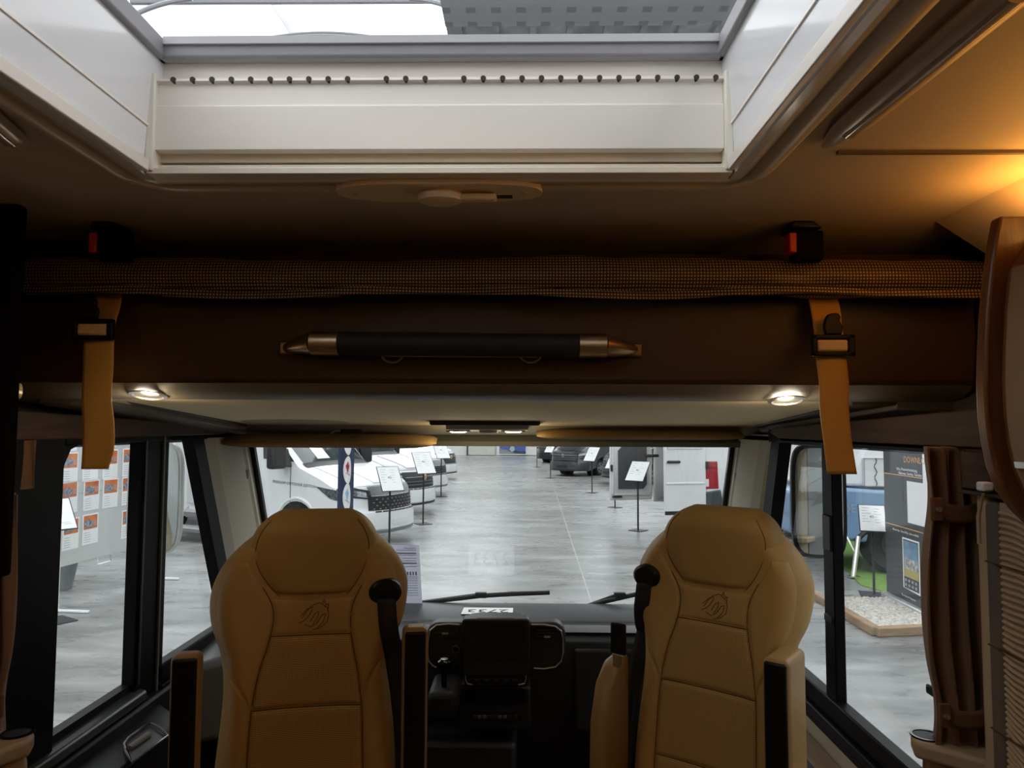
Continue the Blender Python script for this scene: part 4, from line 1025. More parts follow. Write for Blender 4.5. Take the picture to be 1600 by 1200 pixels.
tl0 = at(548, 673, 2.68)
cl_ = thing('clip_holder', 'small black clip between the left sun visor and the ceiling', 'clip', tuple(tl0))
MB().box(tl0.x-.03, tl0.x+.04, 2.64, 2.70, tl0.z-.006, tl0.z+.006).build('clip_body', BLACK, cl_, bevel=.004)
MB().tube([tl0+Vector((-.03,0,0)), tl0+Vector((-.06,0,-.002)), tl0+Vector((-.075,0,-.012))], .003, 6).build('clip_wire', CHROME, cl_)
mc = at(762, 668, 2.60)
mp_ = thing('map_light_console', 'black rimmed overhead console with two lit reading spots above the windscreen', 'lamp', tuple(mc))
x0_, x1_ = at(677, 664, 2.55).x, at(843, 664, 2.55).x
MB().box(x0_, x1_, 2.44, 2.62, zb(664,2.5)-.002, zb(664,2.5)+.02).build('console_body', M('console_brown', (.02,.012,.009), .4), mp_, bevel=.006)
MB().hexa([(x0_+.04,2.60,zb(672,2.6)),(x1_-.04,2.60,zb(672,2.6)),(x1_-.06,2.78,zb(675,2.78)),(x0_+.06,2.78,zb(675,2.78)),(x0_+.04,2.6,1.58),(x1_-.04,2.6,1.58),(x1_-.06,2.78,1.58),(x0_+.06,2.78,1.58)]).build('lamp_panel', M('lamp_panel_grey', (.42,.41,.38), .4), mp_)
for px in (716, 802):
    c = at(px, 673.5, 2.64)
    le = MB().lathe([(.001,-.006),(.016,-.006),(.022,-.001),(.001,.0)], tuple(c), 20, 2, sx=1.5).build('reading_spot', M('reading_led', (1,.88,.66), .5, emis=30), mp_)
    MB().lathe([(.022,-.002),(.030,-.002),(.030,.002),(.022,.002)], tuple(c), 20, 2, sx=1.5).build('spot_ring', BLACK, le)
    lamp('reading_light', 'POINT', (c.x, c.y, c.z-.035), .6, (1,.80,.5), .015)
c = at(763, 675, 2.64); MB().box(c.x-.035, c.x+.035, 2.62, 2.66, c.z-.004, c.z+.006).build('switch', VGREY, mp_, bevel=.003)

# ------------------------------------------------------------------ windscreen
WSB = [(-1.05, 3.44, .665), (1.05, 3.44, .665), (1.045, 3.03, 1.50), (-1.045, 3.03, 1.50)]
ws = struct(MB().slab(WSB, (0, -.9, -.45), .005).build('window_1', GLASSF, smooth=False))
for s in (-1, 1):
    a, b = Vector((s*1.065, 3.44, .64)), Vector((s*1.06, 3.01, 1.52))
    MB().slab([a, a+Vector((-s*.055,0,0)), b+Vector((-s*.05,0,0)), b], (0,-.9,-.45), .02).build('windscreen_edge', GLOSSB, ws)
# A pillars
def pillar(s):
    nm = 'a_pillar'; t = thing(nm, 'cream clad windscreen pillar on the %s' % ('left' if s < 0 else 'right'), 'pillar', (s*1.0, 2.8, .7))
    px_ = (lambda l, r_: l if s < 0 else r_)
    X = s*1.03
    # lines top(z=1.50) and bottom (z=.70): window edge, crease, inner channel, screen edge
    def L(yt, yb_, x): return Vector((s*x, yt, 1.50)), Vector((s*x, yb_, .70))
    lines = [L(2.50, 2.86, 1.03), L(2.54, 2.91, 1.01), L(2.62, 3.0, 1.005), L(2.86, 3.27, 1.01), L(2.90, 3.31, 1.035), L(2.94, 3.35, 1.025), L(3.0, 3.41, 1.035), L(3.0, 3.42, 1.08)]
    mats = [CREAM, M('pillar_light', (.34,.33,.27), .6), CREAM, M('pillar_channel', (.10,.09,.07), .6), M('pillar_beige', (.36,.32,.22), .6), M('pillar_edge', (.62,.60,.50), .5)]
    for i in range(6):
        (a0, a1), (b0_, b1_) = lines[i], lines[i+1]
        MB().slab([a0, a1, b1_, b0_], (s, .1, 0), .03).build('pillar_facet', mats[i], t)
    c = (lines[4][0]*.80+lines[4][1]*.2); MB().box(c.x-.012, c.x+.012, c.y-.02, c.y+.02, c.z-.02, c.z+.02).build('hook_plate', BLACK, t, bevel=.003)
    MB().lathe([(.001,-.008),(.006,-.008),(.006,.0),(.001,.0)], (c.x, c.y-.02, c.z), 10, 1).build('hook', CHROME, t)
pillar(-1); pillar(1)

# ------------------------------------------------------------------ side windows
def side_frame(poly, x, w_, d, mat, parent, name='frame_bar', s=-1):
    """frame bars along a polygon (y,z) on plane x, width w_ inwards"""
    n = len(poly); c = Vector((sum(p[0] for p in poly)/n, sum(p[1] for p in poly)/n))
    for i in range(n):
        a, b = Vector(poly[i]), Vector(poly[(i+1) % n]); dr = (b-a).normalized(); nn = Vector((-dr.y, dr.x))
        if nn.dot(c-a) < 0: nn = -nn
        pts = [a-dr*.0, b+dr*.0, b+nn*w_-dr*w_*.3, a+nn*w_+dr*w_*.3]
        MB().slab([(x, p.x, p.y) for p in pts], (-s, 0, 0), d).build(name, mat, parent)
# left: sliding window + quarter window
YL = lambda px, z=None: atx(px, 900, XL).y
w2 = struct(MB().slab([(XL-.015,1.60,.70),(XL-.015,2.28,.70),(XL-.015,2.28,1.54),(XL-.015,1.60,1.54)], (-1,0,0), .004).build('window_2', GLASSW, smooth=False))
FB = M('window_frame_black', (.004,.004,.0045), .45, spec=.08)
yA, yB_ = atx(72, 900, XL).y, atx(200, 900, XL).y
MB().box(XL-.01, XL+.035, 1.42, yA, .70, 1.54).build('frame_bar', FB, w2, bevel=.004)
MB().box(XL-.01, XL+.035, yA, 2.28, 1.495, 1.54).build('frame_bar', FB, w2, bevel=.004)
MB().box(XL-.01, XL+.02, yA, 2.12, .70, .785).build('frame_bar', FB, w2)
MB().prism([(yA-.005,1.41),(yA-.005,1.50),(yA+.075,1.50),(yA+.03,1.485),(yA+.008,1.45)], 0, XL-.01, XL+.03).build('corner_fillet', FB, w2)
yM0, yM1 = yB_, atx(244, 900, XL).y
MB().box(XL-.01, XL+.03, yM0, yM1-.0, .60, 1.54).build('frame_post', FB, w2, bevel=.004)
MB().box(XL+.03, XL+.036, yM0+.012, yM0+.02, .78, 1.50).build('guide_groove', VBLACK, w2)
MB().box(XL+.03, XL+.036, yM1-.045, yM1-.036, .70, 1.51).build('grey_strip', M('strip_grey_brown', (.10,.09,.08), .5), w2)
# sill ledge of the sliding window
SLG = M('sill_dark_grey', (.035,.04,.045), .3)
MB().hexa([(XL+.0,1.40,.73),(XL+.052,1.40,.73),(XL+.052,yM0+.04,.73),(XL+.0,yM0+.04,.73),(XL,1.40,.772),(XL+.048,1.40,.756),(XL+.048,yM0+.04,.756),(XL,yM0+.04,.772)]).build('sill', SLG, w2, bevel=.006)
w3 = struct(MB().slab([(XL-.012,2.26,.74),(XL-.012,2.78,.74),(XL-.012,2.45,1.54),(XL-.012,2.26,1.54)], (-1,0,0), .004).build('window_3', GLASSW, smooth=False))
def quarter(parent, X, s, y_post, ytop, ybot, w_=.05):
    # inner opening corners on the wall plane
    MB().prism([(ytop-.005,1.497),(ytop+.075,1.497),(ybot+.085,.78),(ybot+.0,.78)], 0, min(X-s*-.012, X+s*-.03), max(X+s*.012, X-s*.03)).build('frame_bar', FB, parent)
    MB().box(min(X+s*.01, X-s*.03), max(X+s*.01, X-s*.03), y_post, ytop+.1, 1.497, 1.54).build('frame_bar', FB, parent)
    for k, (z0, z1, d) in enumerate(((.735,.79,.03),(.71,.735,.045),(.68,.71,.035))):
        MB().box(min(X+s*.01, X-s*d), max(X+s*.01, X-s*d), y_post, ybot+.14, z0, z1).build('frame_bar', FB, parent, bevel=.005)
quarter(w3, XL, -1, yM1-.03, atx(290, 690, XL).y, atx(345, 975, XL).y)
# right: one long window with a slim post
w4 = struct(MB().slab([(XR+.012,1.40,.70),(XR+.012,2.82,.70),(XR+.012,2.42,1.54),(XR+.012,1.40,1.54)], (1,0,0), .004).build('window_4', GLASSW, smooth=False))
quarter(w4, XR, 1, 1.40, atx(1231, 700, XR).y, atx(1200, 850, XR).y+.05)
yp0, yp1 = atx(1315, 900, XR).y, atx(1299, 900, XR).y
MB().box(XR-.022, XR+.008, yp0, yp1, .74, 1.50).build('sliding_post', FB, w4, bevel=.003)
MB().box(XR-.010, XR+.006, yp1, yp1+.022, .74, 1.50).build('pane_edge', M('pane_edge_grey', (.16,.18,.18), .3), w4)
MB().box(XR-.028, XR-.02, yp0+.004, yp1-.01, 1.20, 1.30).build('catch', BLACK, w4, bevel=.003)
MB().box(XR-.028, XR-.02, yp0+.004, yp1-.01, 1.0, 1.02).build('catch', BLACK, w4, bevel=.002)
MB().box(XR-.03, XR-.02, 1.535, 1.565, .985, 1.005).build('catch', BLACK, w4, bevel=.004)
# right sill: black channel above a cream ledge and oak shelf
MB().hexa([(XR-.035,1.2,.60),(XR+.0,1.2,.60),(XR,3.0,.60),(XR-.035,3.0,.60),(XR-.035,1.2,.68),(XR,1.2,.69),(XR,3.0,.69),(XR-.035,3.0,.68)]).build('sill', M('sill_cream', (.44,.40,.32), .6), w4)
sh = thing('side_shelf', 'grey oak side shelf with a dark recessed slot below the right window', 'shelf', (.92, 1.8, .55))
MB().box(.80, XR-.04, 1.45, 2.68, .62, .645).build('shelf_board', WOODL, sh, bevel=.004)
MB().box(.78, .80, 1.45, 2.68, .30, .645).build('shelf_front', WOODL, sh, bevel=.003)
MB().box(.90, .915, 1.5, 2.1, .645, .648).build('slot', M('slot_dark', (.02,.015,.01), .5), sh)
# wood pelmets above the side windows
for s in (-1, 1):
    X = s*1.0
    wt = struct(MB().prism([(1.25,1.512),(2.62 if s<0 else 2.38,1.512),(2.70 if s<0 else 2.46,1.53),(2.66 if s<0 else 2.42,1.545),(1.25,1.588)], 0, min(X, X-s*.015), max(X, X-s*.015)).build('trim_4', WOODD, bevel=.003)) if True else 0
    MB().box(min(X,s*1.03), max(X,s*1.03), 1.25, 2.4, 1.505, 1.515).build('pelmet_return', WOODD, wt)
# smaller wooden box by the right curtain
q0 = at(1492, 692, 1.33); q1 = at(1550, 770, 1.33)
tb = thing('pelmet_box', 'small dark wooden pelmet box beside the right curtain', 'box', (1.0, 1.33, 1.45))
MB().box(.965, 1.03, 1.10, 1.36, atx(1500,762,.965).z, 1.505).build('box_body', WOODD, tb, bevel=.003)
MB().box(.960, 1.03, 1.10, 1.365, atx(1500,770,.965).z, atx(1500,762,.965).z-.003).build('box_rail', WOODD, tb, bevel=.002)

# exterior mirrors on their arms
MIR = M('mirror_glass', (.82,.86,.86), .02, 1)
for s, px0, px1, py0, py1, lab in ((-1, 250, 282, 692, 866, 'tall exterior mirror with pale rim outside the left quarter window'), (1, 1241, 1318, 695, 872, 'large black exterior mirror outside the right window')):
    Y = 2.85 if s < 0 else 2.75
    a, b = at(px0, py1, Y), at(px1, py0, Y); t = thing('exterior_mirror', lab, 'mirror', tuple((a+b)/2), 'exterior mirrors of the motorhome')
    if s < 0: a.x = b.x-.20
    cx, cz, hw, hz = (a.x+b.x)/2, (a.z+b.z)/2, abs(b.x-a.x)/2, abs(b.z-a.z)/2
    rz = Matrix.Translation((cx, Y, cz)) @ Matrix.Rotation(R(-s*14), 4, 'Z')
    def se(k, n=44, e=.42): return [(hw*k*(abs(math.cos(t_))**e)*(1 if math.cos(t_)>0 else -1), hz*(1-(1-k)*hw/hz)*(abs(math.sin(t_))**e)*(1 if math.sin(t_)>0 else -1)) for t_ in [2*PI*i/n for i in range(n)]]
    m = MB(); rows = [(1.0,0),(1.03,.02),(.98,.07),(.75,.11),(.3,.125)]; n = 44
    for k, d in rows: m.v += [Vector((x, d, z)) for x, z in se(k)]
    m.f = [(i*n+k, i*n+(k+1)%n, (i+1)*n+(k+1)%n, (i+1)*n+k) for i in range(len(rows)-1) for k in range(n)]+[tuple((len(rows)-1)*n+k for k in range(n)), tuple(range(n-1,-1,-1))]
    hs = m.xf(rz).build('housing', M('mirror_shell_pale', (.55,.57,.58), .35) if s < 0 else BLACK, t)
    MB().prism(se(.90 if s < 0 else .86), 1, -.004, .002).xf(rz).build('mirror_pane', MIR, t)
    MB().tube([(cx, Y+.06, cz+hz*.8), (cx-s*.05, Y+.1, 1.60), (s*1.05, 3.0, 1.66)], .022, 10).build('arm', BLACK, t)

# ------------------------------------------------------------------ wipers (outside the screen)
def on_ws(px, py, off=.02):
    n = Vector((0,-.9,-.45)).normalized(); return onp(px, py, Vector(WSB[0])-n*off, n)
def wiper(pts, lab, holder):
    P_ = [on_ws(*p) for p in pts]
    t = thing('wiper', lab, 'wiper', tuple(P_[0]), 'windscreen wipers')
    MB().tube(P_, [.011]*(len(P_)-1)+[.010], 8).build('blade', RUBBER, t)
    h0 = on_ws(*holder); MB().box(h0.x-.02, h0.x+.035, h0.y-.012, h0.y+.012, h0.z-.012, h0.z+.014).build('blade_holder', VBLACK, t, bevel=.004)
    MB().tube([P_[0]+Vector((-.25,.02,-.03)), P_[0]+(P_[1]-P_[0])*.4+Vector((0,.014,.0)), h0+Vector((0,.015,0))], .008, 8).build('arm', BLACK, t)
wiper([(640,944),(700,937),(750,931),(800,928),(859,926)], 'black wiper lying across the lower left of the windscreen', (749,930))
wiper([(905,951),(940,941),(970,934),(1010,925),(1060,917)], 'black wiper rising toward the right seat at the windscreen foot', (966,930))

# ------------------------------------------------------------------ DASHBOARD
DASH = M('dash_black', (.010,.010,.011), .5, bump=(250,.25)); DTOP = M('dash_top_grey', (.055,.057,.06), .45, bump=(250,.25))
db = thing('dashboard', 'black dashboard running under the windscreen', 'dashboard', (0, 2.9, 0))
MB().prism([(3.46,.66),(3.46,.70),(3.30,.70),(3.28,.692),(3.02,.728),(3.00,.722),(2.92,.733),(2.90,.752),(2.78,.762),(2.72,.740),(2.70,.60),(2.78,.35),(2.95,.10),(3.3,.1)], 0, -.98, .98).build('dash_body', DASH, db, bevel=.004)
MB().prism([(3.43,.701),(3.43,.707),(3.04,.733),(3.03,.727)], 0, -.95, .95).build('dash_top', DTOP, db)
MB().prism([(2.89,.756),(2.80,.766),(2.76,.764),(2.80,.760)], 0, .12, .95).build('dash_ridge', DTOP, db)
MB().box(.33, .93, 2.695, 2.72, .42, .72).build('glove_box_lid', DASH, db, bevel=.012)
for s_ in (-1,): # side shoulder panel by the left wall
    MB().hexa([(-1.02,2.30,.50),(-.78,2.45,.50),(-.78,2.95,.55),(-1.02,2.95,.55),(-1.02,2.35,.735),(-.84,2.55,.745),(-.80,2.95,.78),(-1.02,2.95,.78)]).build('dash_shoulder', M('dash_shoulder_grey', (.085,.085,.085), .4), db, bevel=.025, seg=4)
# binnacle with screen
YC = 2.58
cb = thing('centre_console', 'black centre console with a blank touch screen between the seats', 'console', (at(772,1000,YC).x, YC+.1, .5))
def cpl(pts, Y): return [(at(px, py, Y).x, at(px, py, Y).z) for px, py in pts]
def rr(x0, y0, x1, y1, r, n=5):
    o = []
    for cx, cy, a0 in ((x1-r,y0+r,-90),(x1-r,y1-r,0),(x0+r,y1-r,90),(x0+r,y0+r,180)):
        for k in range(n+1): a = R(a0+90*k/n); o.append((cx+r*math.cos(a), cy+r*math.sin(a)))
    return o
SH = M('console_gloss', (.008,.008,.009), .25)
MB().prism(cpl(rr(666,973,884,1048,20), YC), 1, YC, YC+.075).build('binnacle', DASH, cb, bevel=.012, seg=3)
MB().prism(cpl(rr(722,967,828,1056,6), YC-.02), 1, YC-.022, YC+.04).build('screen_housing', DASH, cb, bevel=.006)
MB().prism(cpl(rr(729,974,821,1034,2), YC-.026), 1, YC-.026, YC-.020).build('touch_screen', M('screen_off', (.012,.010,.008), .15), cb)
MB().prism(cpl([(732,966),(748,964),(800,964),(818,966),(824,973),(726,973)], YC-.0), 1, YC-.02, YC+.07).build('console_hood', DASH, cb, bevel=.01)
BZ = M('bezel_champagne', (.55,.50,.42), .35, .6)
lt = [at(px, py, YC-.006) for px, py in ((718,976),(700,975),(682,977),(672,985),(669,1000),(668,1020),(670,1033),(676,1040),(682,1043))]
rt = [at(px, py, YC-.006) for px, py in ((830,976),(850,976),(868,979),(877,986),(880,1000),(880,1020),(877,1033),(868,1042),(850,1045),(834,1044))]
MB().tube(lt, .0028, 8).build('bezel', BZ, cb); MB().tube(rt, .0028, 8).build('bezel', BZ, cb)
for x0, x1 in ((675,716),(834,876)):
    vt = MB().prism(cpl(rr(x0,980,x1,1000,4), YC-.002), 1, YC-.006, YC).build('air_vent', SH, cb)
    for k in range(3): MB().prism(cpl([(x0+3,984+5*k),(x1-3,984+5*k),(x1-3,985.2+5*k),(x0+3,985.2+5*k)], YC-.01), 1, YC-.010, YC-.006).build('vane', VBLACK, vt)
    c = at((x0+x1)/2, 990 if x0 < 700 else 995, YC-.012); MB().box(c.x-.011, c.x+.011, c.y-.002, c.y+.004, c.z-.003, c.z+.003).build('vane_tab', M('tab_grey', (.35,.33,.31), .4), vt)
c = at(712, 1014, YC-.01); MB().lathe([(.010,0),(.011,-.006),(.013,-.006),(.013,0)], tuple(c), 20, 1).build('start_button', CHROME, cb)
c = at(694, 1037, YC-.14); kn = MB().lathe([(.001,.016),(.012,.015),(.022,.008),(.0245,-.002),(.020,-.014),(.010,-.022),(.009,-.08),(.001,-.08)], tuple(c), 24, 2).build('gear_knob', GLOSSB, cb)
MB().lathe([(.001,.0165),(.013,.0155),(.013,.017),(.001,.018)], tuple(c), 16, 2).build('knob_cap', CHROME, kn)
MB().box(c.x-.05, c.x+.05, c.y-.06, c.y+.14, c.z-.16, c.z-.075).build('gear_gaiter', RUBBER, cb, bevel=.02)
cp_ = MB().prism(cpl(rr(726,1048,824,1070,5), YC-.01), 1, YC-.014, YC+.1).build('climate_panel', SH, cb)
for px0, px1 in ((728, 738), (812, 822)):
    pts = [at(px, py, YC-.016) for px, py in (((728,1050),(727,1060),(730,1068),(738,1070)) if px0 == 728 else ((821,1050),(822,1060),(820,1068),(810,1070)))]
    MB().tube(pts, .0022, 6).build('bezel', BZ, cp_)
for i, px in enumerate((745, 760, 775, 790, 805)):
    c = at(px, 1063, YC-.018); MB().box(c.x-.010, c.x+.010, c.y-.004, c.y+.004, c.z-.004, c.z+.004).build('climate_button', VBLACK, cp_, bevel=.002)
MB().prism(cpl(rr(718,1070,830,1140,8), YC+.01), 1, YC+.0, YC+.12).build('lower_console', DASH, cb, bevel=.01)
MB().prism(cpl(rr(728,1076,820,1100,5), YC-.005), 1, YC-.006, YC+.004).build('storage_tray', GLOSSB, cb)
br = MB().prism(cpl(rr(736,1113,812,1127,2), YC-.01), 1, YC-.012, YC).build('switch_row', SH, cb)
for i in range(9):
    c = at(741+8*i, 1120, YC-.016); MB().box(c.x-.0075, c.x+.0075, c.y-.002, c.y+.003, c.z-.006, c.z+.006).build('toggle', M('toggle_grey', (.12,.12,.12), .2) if i in (1,2,5,6) else VBLACK, br, bevel=.002)
MB().box(-.35, .12, 2.60, 3.0, .0, .42).build('console_foot', DASH, cb, bevel=.02)

# papers: number card lying on the dash, price sheet behind the screen
nc = thing('number_card', 'white card with number 2733 lying on the dash top behind the windscreen', 'card', (at(762,953,3.2).x, 3.2, .72))
cxn = at(762, 953, 3.2).x
ncm = frame_mat((cxn, 3.20, .7275), (-1,0,0), (0,-.996,.068))
MB().box(-.112, .112, -.075, .075, 0, .0015).xf(ncm).build('card_sheet', PAPER, nc)
text('card_number', '2733', .095, ncm @ Matrix.Translation((0,0,.002)), INK, nc)
pn = Vector((0,-.9,-.45)).normalized(); pc = onp(628, 900, Vector(WSB[0])+pn*.012, pn)
psn = thing('price_sheet', 'printed price sheet stuck inside the windscreen beside the left seat', 'sheet', tuple(pc))
ux = Vector((1,0,0)); uy = ux.cross(pn).normalized(); uy = uy if uy.z > 0 else -uy
pts = onp(660, 948, Vector(WSB[0])+pn*.012, pn); ptt = onp(655, 852, Vector(WSB[0])+pn*.012, pn)
wS = .21; hS = (ptt-pts).length
SHEET = M('sheet_backlit', (.80,.81,.88), .6)
_n = SHEET.node_tree.nodes; _l = SHEET.node_tree.links; _t = _n.new('ShaderNodeBsdfTranslucent'); _t.inputs[0].default_value = (.8,.81,.88,1)
_x = _n.new('ShaderNodeMixShader'); _x.inputs[0].default_value = .6; _l.new(_n['Principled BSDF'].outputs[0], _x.inputs[1]); _l.new(_t.outputs[0], _x.inputs[2]); _l.new(_x.outputs[0], _n['Material Output'].inputs[0])
MB().slab([pts, pts-ux*wS, ptt+Vector((.0,0,0))-ux*wS, ptt], pn, .0006).build('sheet', SHEET, psn)
m = MB()
rowsP = [(.04,.3),(.07,.5),(.115,.72),(.15,.6),(.20,.35),(.24,.5),(.275,.62),(.33,.3),(.50,.8),(.53,.3),(.56,.3),(.60,.32),(.64,.36),(.68,.3),(.72,.7),(.76,.34),(.80,.3)]
for v, l in rowsP:
    a = ptt+(pts-ptt)*v-ux*.016-pn*-.0008; hh_ = .007 if v in (.115,.275) else .003
    m.slab([a, a-ux*wS*.85*l, a-ux*wS*.85*l-uy*hh_, a-uy*hh_], pn, .0004)
for k in range(4):
    a = ptt+(pts-ptt)*.42-ux*(.018+.013*k)+pn*.0008; m.slab([a, a-ux*.007, a-ux*.007-uy*.02, a-uy*.02], pn, .0004)
m.build('sheet_print', INKG, psn)

# left door trim: black panel, handle recess, pull
dr = thing('door_trim', 'black door trim panel with a pull recess under the left window', 'door trim', (-.98, 1.9, .5))
DT = M('door_trim_black', (.006,.006,.007), .5, bump=(250,.2), spec=.25)
MB().hexa([(-1.03,1.35,.1),(-.95,1.35,.1),(-.95,2.36,.1),(-1.03,2.36,.1),(-1.03,1.35,.728),(-.975,1.35,.722),(-.975,2.30,.722),(-1.03,2.36,.728)]).build('panel', DT, dr, bevel=.008)
HZ = .700
MB().hexa([(-.98,1.35,.50),(-.86,1.35,.50),(-.86,2.20,.50),(-.98,2.24,.50),(-.98,1.35,HZ-.004),(-.86,1.35,HZ-.012),(-.86,2.12,HZ-.012),(-.98,2.22,HZ-.004)]).build('armrest_ledge', DT, dr, bevel=.01)
rimp = [atz(px, py, HZ+.004) for px, py in ((206,1192),(197,1176),(193,1163),(200,1153),(226,1134),(236,1130),(248,1136),(262,1150),(240,1166))]
MB().tube(rimp, .0038, 8, closed=True).build('recess_rim', M('rim_dark_chrome', (.20,.20,.20), .25, .8), dr)
MB().slab([atz(px, py, HZ-.002) for px, py in ((207,1190),(197,1162),(232,1134),(258,1150))], (0,0,-1), .006).build('pull_recess', M('recess_grey_black', (.03,.028,.025), .4), dr)
MB().tube([atz(201,1170,HZ+.002), atz(232,1148,HZ+.002)], .009, 10).build('pull_bar', M('pull_satin', (.22,.20,.16), .35, .5), dr)
MB().slab([atz(px, py, .55) for px, py in ((272,1187),(280,1172),(302,1167),(290,1179))], (0,0,-1), .01).build('opener_lever', M('lever_grey', (.16,.16,.13), .4), dr)
MB().box(XL, XL+.036, 2.29, 3.0, .60, .682).build('beige_waist_strip', M('waist_beige', (.40,.37,.26), .6), dr)

# ================================================================== SEATS
K = 1.90/F
def seat(label, side, arms, local_extra=None):
    t = thing('cab_seat', label, 'seat', group='swivelled cab seats', world=False)
    cxp = 495
    X = lambda px: (px-cxp)*K
    Z = lambda py: 1.55-(py-665)*K
    REC = math.tan(R(9))
    def yr(z): return (z-.55)*REC
    Lb = smooth_tab([(.50,X(368)),(Z(1200),X(366)),(Z(1140),X(369)),(Z(1085),X(373)),(Z(1040),X(373)),(Z(1000),X(366)),(Z(965),X(352)),(Z(930),X(347)),(Z(900),X(352)),(Z(870),X(368)),(Z(845),X(392)),(Z(825),X(420)),(Z(810),X(450))], 60)
    Rb = smooth_tab([(.50,X(632)),(Z(1200),X(634)),(Z(1140),X(630)),(Z(1085),X(625)),(Z(1040),X(617)),(Z(1000),X(617)),(Z(965),X(632)),(Z(930),X(639)),(Z(900),X(638)),(Z(870),X(624)),(Z(845),X(602)),(Z(825),X(575)),(Z(810),X(545))], 60)
    D = .062
    def half(z): l, r_ = interp(Lb, z), interp(Rb, z); return (l+r_)/2, (r_-l)/2
    def front(x, z):
        c, hw = half(z); u = max(-1, min(1, (x-c)/hw)); f = D*max(0, 1-u**4)**.5
        e = min(1, abs(u)/.8); f += .030*(e*e*e)*max(0, 1-max(0, abs(u)-.72)/.28)
        top = max(0, (z-Z(850))/(Z(810)-Z(850)))
        return yr(z)-f*(1-.35*min(1, top))
    m = MB(); NZ = 56; NA = 48; z0, z1 = .50, Z(812)
    for i in range(NZ+1):
        z = z0+(z1-z0)*i/NZ; c, hw = half(z); tf = max(0, (i/NZ-.93)/.07); k = math.sqrt(max(.02, 1-tf*tf))
        for j in range(NA):
            a = 2*PI*j/NA; u = (1 if math.cos(a)>0 else -1)*abs(math.cos(a))**.5; x = c+hw*u
            if math.sin(a) <= 0: y = yr(z)+(front(x, z)-yr(z))*k
            else: y = yr(z)+.055*abs(math.sin(a))**.7*k
            m.v.append(Vector((x, y, z)))
    m.f = [(i*NA+j, i*NA+(j+1)%NA, (i+1)*NA+(j+1)%NA, (i+1)*NA+j) for i in range(NZ) for j in range(NA)]+[tuple(range(NA-1,-1,-1)), tuple(NZ*NA+j for j in range(NA))]
    body = m.build('backrest', LEATHER, t, ang=60)
    def patch(nm, mat, Lf, Rf, zb_, zt_, nu=20, nv=20, puff=.007, par=t):
        """quilted panel; Lf/Rf: x as function of z; zb_/zt_: z as function of u"""
        m = MB(); sink = .006
        def fn(u, v):
            zc = zb_(u)+(zt_(u)-zb_(u))*v; x = Lf(zc)+(Rf(zc)-Lf(zc))*u
            e = min(u, 1-u)*abs(Rf(zc)-Lf(zc)); e2 = min(v, 1-v)*abs(zt_(u)-zb_(u)); d = min(e, e2)
            h = -sink+(puff+sink)*math.sqrt(max(0, 1-(1-min(1, d/.014))**2))
            return Vector((x, front(x, zc)-h, zc))
        # denser edges
        def sp(q): return .5-.5*math.cos(PI*q)
        m.grid(lambda u, v: fn(sp(u), sp(v)), nu, nv)
        return m.build(nm, mat, par, ang=80)
    CLt = smooth_tab([(.50,X(418)),(Z(1200),X(418)),(Z(1080),X(420)),(Z(1020),X(428)),(Z(990),X(437)),(Z(965),X(443)),(Z(945),X(445)),(Z(925),X(440)),(Z(905),X(428)),(Z(880),X(412)),(Z(850),X(403))], 50)
    CRt = smooth_tab([(.50,X(580)),(Z(1200),X(578)),(Z(1080),X(574)),(Z(1020),X(566)),(Z(990),X(559)),(Z(965),X(555)),(Z(945),X(555)),(Z(925),X(560)),(Z(905),X(570)),(Z(880),X(584)),(Z(850),X(592))], 50)
    CL = lambda z: interp(CLt, z); CR = lambda z: interp(CRt, z)
    s1, s2, s3, s4 = Z(973), Z(1070), Z(1182), .50
    cst = lambda z: (lambda u: z)
    patch('emblem_panel', LEATHER, CL, CR, cst(s1), lambda u: Z(920)-.004*math.cos((u-.5)*PI), puff=.004)
    patch('perforated_panel', PERF, CL, CR, cst(s2), cst(s1), nv=26, puff=.006)
    patch('perforated_panel', PERF, CL, CR, cst(s3), cst(s2), nv=26, puff=.006)
    patch('perforated_panel', PERF, CL, CR, cst(s4), cst(s3), puff=.006)
    # bolsters: upper and lower either side, split by a curved seam
    for sd in (-1, 1):
        inn = CL if sd < 0 else CR
        def edge(z, sd=sd):
            c, hw = half(z); return c+sd*hw*.90
        seamz = lambda u, sd=sd: (Z(1026)-(Z(1026)-Z(1072))*(u if sd < 0 else 1-u)**1.4) if sd < 0 else (Z(1012)-(Z(1012)-Z(1062))*((1-u))**1.4)
        if sd < 0:
            patch('lower_bolster', LEATHER, edge, inn, cst(.50), seamz, nv=30, puff=.005)
            patch('upper_bolster', LEATHER, edge, inn, seamz, cst(Z(868)), nv=30, puff=.005)
        else:
            patch('lower_bolster', LEATHER, inn, edge, cst(.50), seamz, nv=30, puff=.005)
            patch('upper_bolster', LEATHER, inn, edge, seamz, cst(Z(868)), nv=30, puff=.005)
    # stitched seams
    def seam(pts, r=.0011, off=.002): MB().tube([Vector((x, front(x, z)-off, z)) for x, z in pts], r, 6).build('seam', SEAM, body)
    for z in (s1, s2, s3): seam([(CL(z)+(CR(z)-CL(z))*k/16, z) for k in range(17)])
    for f in (CL, CR): seam([(f(z), z) for z in [.50+(Z(905)-.50)*k/50 for k in range(51)]])
    # embroidered ornament in the emblem panel (abstract loops)
    ex, ez = X(503), Z(944)
    strokes = [[(-18,6),(-12,-4),(-4,-12),(6,-16),(12,-12),(18,-8),(20,2),(18,12),(8,20),(-2,22)],
               [(-20,2),(-10,-8),(-2,-10),(-8,2),(-14,8),(-22,12)], [(-6,10),(0,0),(6,-4),(4,6),(-2,14)], [(4,12),(10,2),(16,0),(12,12),(4,20)], [(10,-14),(13,-20),(15,-12),(20,-14),(18,-4)], [(-14,14),(-6,18),(2,14),(6,8)]]
